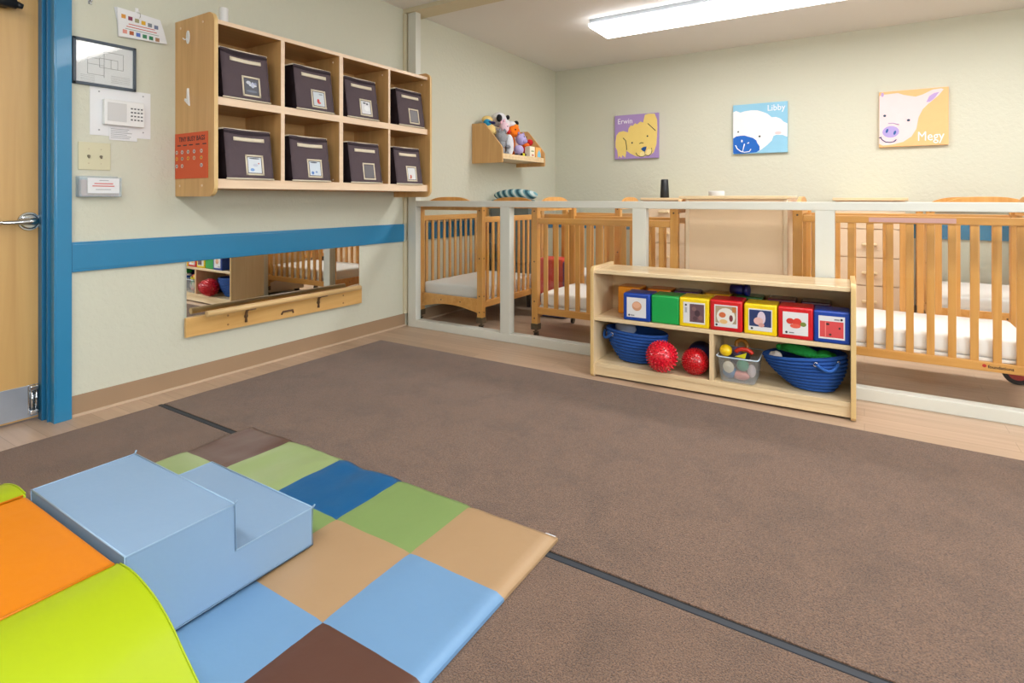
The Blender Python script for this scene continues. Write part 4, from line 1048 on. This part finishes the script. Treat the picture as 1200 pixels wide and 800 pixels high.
# ------------------------------------------------------------ cribs
def arch(x0, x1, z0, z1, n=14, p=2.6):
    pts = [(x0, z0)]
    for k in range(n+1):
        s_ = k/n; pts.append((x0+(x1-x0)*s_, z0+(z1-z0)*(1-abs(2*s_-1)**p)))
    pts.append((x1, z0)); return pts
def crib(loc, rz, L, D, label, zt=(.860, .905), zb=(.192, .242), slw=.033, nsl=10, big=False, group='wooden cribs behind the partition'):
    t = thing('crib', label, 'crib', loc, rz, group)
    P = .05
    def lb(n, b, m, p=None): return build(n, b, m, p or t, local=True)
    for (x, y) in ((0, 0), (L-P, 0), (0, D-P), (L-P, D-P)):
        b = MB(); b.box(x, x+P, y, y+P, .085, .985, .005)
        po = lb('corner_post', b, M['crib'])
        b = MB()
        for z in (.16, .285, .58, .955):
            yy = y-.0015 if y == 0 else y+P
            xx = x-.0015 if x == 0 else x+P
            b.cyl((x+P/2, yy, z), (x+P/2, yy+.0015, z), .006, .006, 8); b.cyl((xx, y+P/2, z), (xx+.0015, y+P/2, z), .006, .006, 8)
        lb('bolt', b, M['bolt'], po)
    for y in (.008, D-.034):
        b = MB(); b.box(P, L-P, y, y+.026, zt[0], zt[1], .005); lb('top_rail', b, M['cribx'])
        b = MB(); b.box(P, L-P, y, y+.026, zb[0], zb[1], .005); lb('bottom_rail', b, M['cribx'])
        b = MB(); step = (L-P)/(nsl+1)
        for k in range(nsl):
            xc = P/2+step*(k+1); b.box(xc-slw/2, xc+slw/2, y+.006, y+.020, zb[1]-.004, zt[0]+.004, .003)
        lb('slats', b, M['crib'])
    for x in (.010, L-.034):
        b = MB(); b.prism(arch(P, D-P, .972, 1.062, p=3.2), 'X', x, x+.022, .003); b.box(x, x+.022, P, D-P, .955, .974)
        lb('end_headboard', b, M['crib'])
        o = [(P, .262), (D-P, .262)]+[(D-P-(D-2*P)*k/12, .150+.040*math.sin(PI*k/12)) for k in range(13)]
        b = MB(); b.prism(o, 'X', x, x+.022, .002)
        er = lb('end_skirt', b, M['cribx'])
        b = MB()
        for yy in (D*.33, D*.62):
            xx = x-.0015 if x < .1 else x+.022
            b.cyl((xx, yy, .222), (xx+.0015, yy, .222), .006, .006, 8)
        lb('bolt', b, M['bolt'], er)
        b = MB(); b.box(x+.009, x+.013, P, D-P, .262, .956); lb('end_window', b, M['acry'])
    b = MB(); b.box(.036, L-.036, .036, D-.036, .236, .250, .002); lb('mattress_board', b, M['sheet'])
    for (x, y) in ((P/2, P/2), (L-P/2, P/2), (P/2, D-P/2), (L-P/2, D-P/2)):
        r = .026
        if big and y > .1: r = .070; y = D-P-.025
        b = MB()
        if r < .05: b.box(x-P/2-.003, x+P/2+.003, y-P/2-.003, y+P/2+.003, .075, .12, .002)
        else: b.box(x-.02, x+.02, y-.014, y+.045, .145, .19, .002)
        if r < .05: b.cyl((x, y, r*2-.01), (x, y, .09), .009, .009, 10)
        if r < .05:
            b.box(x-.016, x+.016, y-.018, y+.018, r*2, r*2+.008, .002)
            b.box(x-.014, x-.011, y-.006, y+.018, r*.9, r*2+.002); b.box(x+.011, x+.014, y-.006, y+.018, r*.9, r*2+.002)
        else: b.box(x-.012, x+.012, y+.012, y+.016, r*.8, .15, .001)
        ca = lb('caster', b, M['casterm'])
        b = MB()
        if r < .05:
            b.cyl((x-.009, y+.004, r), (x+.009, y+.004, r), r, r, 24); b.mi = 1; b.cyl((x-.0105, y+.004, r), (x+.0105, y+.004, r), r*.62, r*.62, 20)
        else:
            b.cyl((x, y-.012, r), (x, y+.012, r), r, r, 32); b.mi = 1; b.cyl((x, y-.014, r), (x, y+.0125, r), r*.66, r*.66, 28)
        lb('wheel', b, [M['rubber'], M['redhub'] if big and y > .1 else M['casterm']], ca)
    return t
def mattress(loc, rz, L, D, label, z=.2508, h=.098):
    b = MB(); mt = Matrix.LocRotScale(Vector(loc), Euler((0, 0, rz)), None)
    b.box(.052, L-.052, .037, D-.037, z, z+h, .026, 4, mtx=None)
    bmesh.ops.subdivide_edges(b.bm, edges=[e for e in b.bm.edges if e.calc_length() > .25], cuts=14, use_grid_fill=True)
    for v in b.bm.verts:
        if v.co.z > z+.02:
            n = noise.noise(Vector((v.co.x*11+loc[0], v.co.y*7, v.co.z*14))); v.co.z += .0035*n
            v.co.y += .003*n
        v.co = mt @ v.co
    for f in b.bm.faces: f.smooth = True
    return solo('crib_mattress', b, M['sheet'], label, 'mattress', 'white crib mattresses')
crib((-2.515, 3.55, 0), PI/2, 1.0, .675, 'honey wood crib in the left corner, clear end toward the room', nsl=11, slw=.027)
mattress((-2.515, 3.55, 0), PI/2, 1.0, .675, 'white mattress in the crib in the left corner')
crib((-2.10, 3.6, 0), 0, 1.085, .67, 'honey wood crib long side to glass, left of the toy shelf', nsl=11)
mattress((-2.10, 3.6, 0), 0, 1.085, .67, 'white mattress in the crib left of the toy shelf')
cD = crib((-.352, 3.6, 0), 0, 1.11, .67, 'large honey wood crib behind glass right of the toy shelf', zt=(.915, .955), zb=(.190, .236), nsl=11, slw=.034, big=True)
mattress((-.352, 3.6, 0), 0, 1.11, .67, 'white mattress in the crib right of toy shelf', h=.10)
crib((-2.66, 4.62, 0), 0, .86, .62, 'honey wood crib in second row, behind crib left of shelf', nsl=8)
mattress((-2.66, 4.62, 0), 0, .86, .62, 'white mattress in second row crib on the left')
crib((1.05, 5.04, 0), PI/2, 1.0, .67, 'honey wood crib against the blue banded back wall, far right', nsl=10)
mattress((1.05, 5.04, 0), PI/2, 1.0, .67, 'white mattress in the crib against back wall')
# maker's mark on the big crib's bottom rail
b = MB(); b.cyl((.505, 3.6075, .2175), (.505, 3.6082, .2175), .0085, .0085, 14); tt = build('red_dot_mark', b, cmat((190, 40, 34), .5), cD)
text_mesh('maker_lettering', 'foundations', .022, on_back(.568, .2145, 3.6077), cmat((50, 34, 30), .6), cD, .0003, .95, .0005)
# thin pink strip on top rail and white tag on headboard of the large crib
b = MB(); b.box(.02, .395, 3.6068, 3.6079, .922, .947, .0004); st = build('sticker_strip', b, cmat((214, 168, 164), .35), cD); st['label'] = 'pale pink strip along the top rail'

# beige cabinet behind the partition
t = thing('changing_cabinet', 'tall beige cabinet close behind glass, above the toy shelf', 'cabinet', (-.65, 3.85, 0))
b = MB(); b.box(-.94, -.40, 3.60, 4.15, .03, 1.045, .003); build('cabinet_body', b, M['beige'], t)
b = MB(); b.box(-.40, -.378, 3.592, 4.15, .03, 1.045, .003); b.box(-.962, -.94, 3.592, 4.15, .03, 1.045, .003); build('side_frame', b, M['drawer'], t)
b = MB(); b.box(-1.0, -.376, 3.57, 4.17, 1.046, 1.066, .006); build('cabinet_top', b, M['maple'], t)
b = MB()
for x in (-.90, -.43):
    for y in (3.65, 4.10): b.box(x-.02, x+.02, y-.02, y+.02, 0, .03)
build('foot', b, M['dark'], t)
# dressers against the back wall
def dresser(x0, x1, y0, label, lines):
    t = thing('dresser', label, 'dresser', ((x0+x1)/2, (y0+6.05)/2, 0), 0, 'dressers against the back wall')
    b = MB(); b.box(x0, x1, y0+.018, 6.06, .03, 1.03, .002); build('carcass', b, M['drawer'], t)
    b = MB(); b.box(x0-.02, x1+.02, y0-.01, 6.065, 1.03, 1.056, .005); build('top', b, M['maple'], t)
    zs = [1.025]+lines+[.06]
    for a, c in zip(zs, zs[1:]):
        b = MB(); b.box(x0+.006, x1-.006, y0, y0+.018, c+.004, a-.004, .003); dr = build('drawer', b, M['drawer'], t)
        m_ = (a+c)/2-.01; xm = (x0+x1)/2
        b = MB(); b.box(xm-.055, xm+.055, y0-.026, y0-.004, m_-.012, m_+.014, .008); b.box(xm-.04, xm-.03, y0-.006, y0+.001, m_-.006, m_+.006); b.box(xm+.03, xm+.04, y0-.006, y0+.001, m_-.006, m_+.006); build('pull', b, M['maple'], dr)
    b = MB(); b.box(x0+.02, x1-.02, y0+.04, 6.04, 0, .03); build('plinth', b, M['dark'], t)
dresser(-.215, .285, 5.60, 'pale maple drawer unit seen through the large right crib', [.79, .548, .312])
dresser(-1.94, -1.49, 5.60, 'pale drawer unit behind the glass, black cylinder on top', [.82, .60, .34])
b = MB(); p = Vector((-1.745, 5.72, 1.0565)); b.lathe([(.044, 0), (.046, .003), (.037, .185), (.033, .19)], p, 28); solo('black_speaker', b, M['dark'], 'black tapered cylinder standing on drawer unit near back wall', 'speaker')
b = MB(); b.lathe([(.05, 0), (.052, .004), (.052, .03), (.048, .034)], (-.865, 4.02, 1.0665), 24); solo('white_tin', b, M['greyp'], 'small grey white tin on beige cabinet top', 'tin')
# white tag on the right headboard
b = MB(); b.box(.755, .80, 5.028, 5.0395, .98, 1.045, .001)
b.box(.755, .80, 5.0395, 5.0395, 1.0, 1.01)
# teal chair with striped cushion in the left corner behind the crib
t = thing('upholstered_chair', 'blue grey upholstered chair in the corner behind the cribs', 'chair', (-2.93, 5.0, 0))
tm = M['teal']
b = MB(); b.box(-3.17, -2.70, 4.62, 5.22, .16, .42, .03, 3); build('seat', b, cmat((118, 138, 142), .9, .3), t)
b = MB(); b.box(-3.18, -3.06, 4.60, 5.22, .42, .62, .03, 3); build('armrest', b, cmat((112, 130, 134), .9, .3), t)
b = MB(); b.box(-3.17, -2.70, 4.60, 4.74, .42, 1.04, .04, 3); build('backrest', b, cmat((118, 138, 142), .9, .3), t)
for x in (-3.13, -2.75):
    for y in (4.66, 5.16):
        b = MB(); b.cyl((x, y, 0), (x, y, .16), .018, .022, 12); build('leg', b, M['bolt'], t)
t = thing('nursing_cushion', 'teal cushion with dark stripes on top of the corner chair', 'cushion', (-2.93, 4.67, 1.042))
def cush(u, v):
    a = 2*PI*u; 
    return
b = MB(); b.mi = 0
c = Vector((-2.905, 4.67, 1.081)); b.sph(c, .1, 2.5, .75, .62, seg=40)
for v in b.bm.verts:
    if v.co.z < c.z-.038: v.co.z = c.z-.038
cm_, cn_, cb_ = nm('striped_teal_fabric')
tc_ = cn_.nodes.new('ShaderNodeTexCoord'); wv = cn_.nodes.new('ShaderNodeTexWave'); wv.wave_type = 'BANDS'; wv.bands_direction = 'X'
mp_ = cn_.nodes.new('ShaderNodeMapping'); mp_.inputs['Rotation'].default_value = (0, .75, .2); wv.inputs['Scale'].default_value = 5.2; wv.inputs['Distortion'].default_value = .8
rp_ = cn_.nodes.new('ShaderNodeValToRGB'); rp_.color_ramp.interpolation = 'CONSTANT'
rp_.color_ramp.elements[0].color = srgb(38, 84, 100); rp_.color_ramp.elements[1].position = .26; rp_.color_ramp.elements[1].color = srgb(112, 160, 170)
e_ = rp_.color_ramp.elements.new(.80); e_.color = srgb(196, 214, 214)
cn_.links.new(tc_.outputs['Object'], mp_.inputs[0]); cn_.links.new(mp_.outputs[0], wv.inputs['Vector']); cn_.links.new(wv.outputs['Fac'], rp_.inputs[0]); cn_.links.new(rp_.outputs[0], cb_.inputs['Base Color'])
cb_.inputs['Roughness'].default_value = .9
build('cushion_body', b, cm_, t)
# fabric toy bin behind the cribs
t = thing('fabric_toy_cube', 'red, blue and purple soft toy seen through the crib slats', 'soft toy', (-2.30, 4.42, 0))
b = MB(); b.box(-2.47, -2.22, 4.34, 4.56, .20, .52, .02, 3); build('red_body', b, cmat((210, 56, 50), .8, .2), t)
b = MB(); b.box(-2.47, -2.20, 4.335, 4.565, .005, .205, .02, 3); build('blue_base', b, cmat((66, 86, 140), .8, .2), t)
b = MB(); b.box(-2.222, -2.17, 4.34, 4.56, .28, .50, .02, 3); build('purple_side', b, cmat((104, 62, 140), .8, .2), t)
b = MB(); b.box(-2.222, -2.165, 4.335, 4.565, .20, .285, .02, 3); build('yellow_corner', b, cmat((240, 200, 40), .8, .2), t)
b = MB(); b.sph((-3.02, 4.98, .09), .09, 1.1, 1.5, .9)
b = MB(); b.box(-2.50, -2.24, 4.68, 4.86, .004, .14, .05, 3); b.tube([(-2.46, 4.77, .13), (-2.42, 4.77, .19), (-2.34, 4.77, .19), (-2.30, 4.77, .13)], .008, 8)
solo('duffel_bag', b, cmat((28, 36, 66), .8, .3), 'navy bag on floor beneath the second row crib', 'bag')

# loose pieces that belong to one thing become parts of their own
def split_islands(o):
    me = o.data; bm = bmesh.new(); bm.from_mesh(me); bm.verts.ensure_lookup_table()
    seen = set(); groups = []
    for v in bm.verts:
        if v.index in seen: continue
        st = [v]; seen.add(v.index); g = []
        while st:
            a = st.pop(); g.append(a.index)
            for e in a.link_edges:
                q = e.other_vert(a)
                if q.index not in seen: seen.add(q.index); st.append(q)
        groups.append(set(g))
    if len(groups) < 2: bm.free(); return
    for k, g in enumerate(groups[1:], 1):
        b2 = bm.copy(); b2.verts.ensure_lookup_table()
        bmesh.ops.delete(b2, geom=[v for v in b2.verts if v.index not in g], context='VERTS')
        m2 = bpy.data.meshes.new(me.name); b2.to_mesh(m2); b2.free()
        for m_ in me.materials: m2.materials.append(m_)
        o2 = o.copy(); o2.data = m2; COL.objects.link(o2)
    bmesh.ops.delete(bm, geom=[v for v in bm.verts if v.index not in groups[0]], context='VERTS')
    bm.to_mesh(me); bm.free()
for o in list(bpy.data.objects):
    if o.type == 'MESH' and o.parent and o.name.split('.')[0] in ('ramp_piping', 'platform_piping', 'piping', 'dowel_plug', 'grommet', 'screw', 'bolt', 'holder_rod', 'foot', 'side_frame', 'cap_band'):
        split_islands(o)
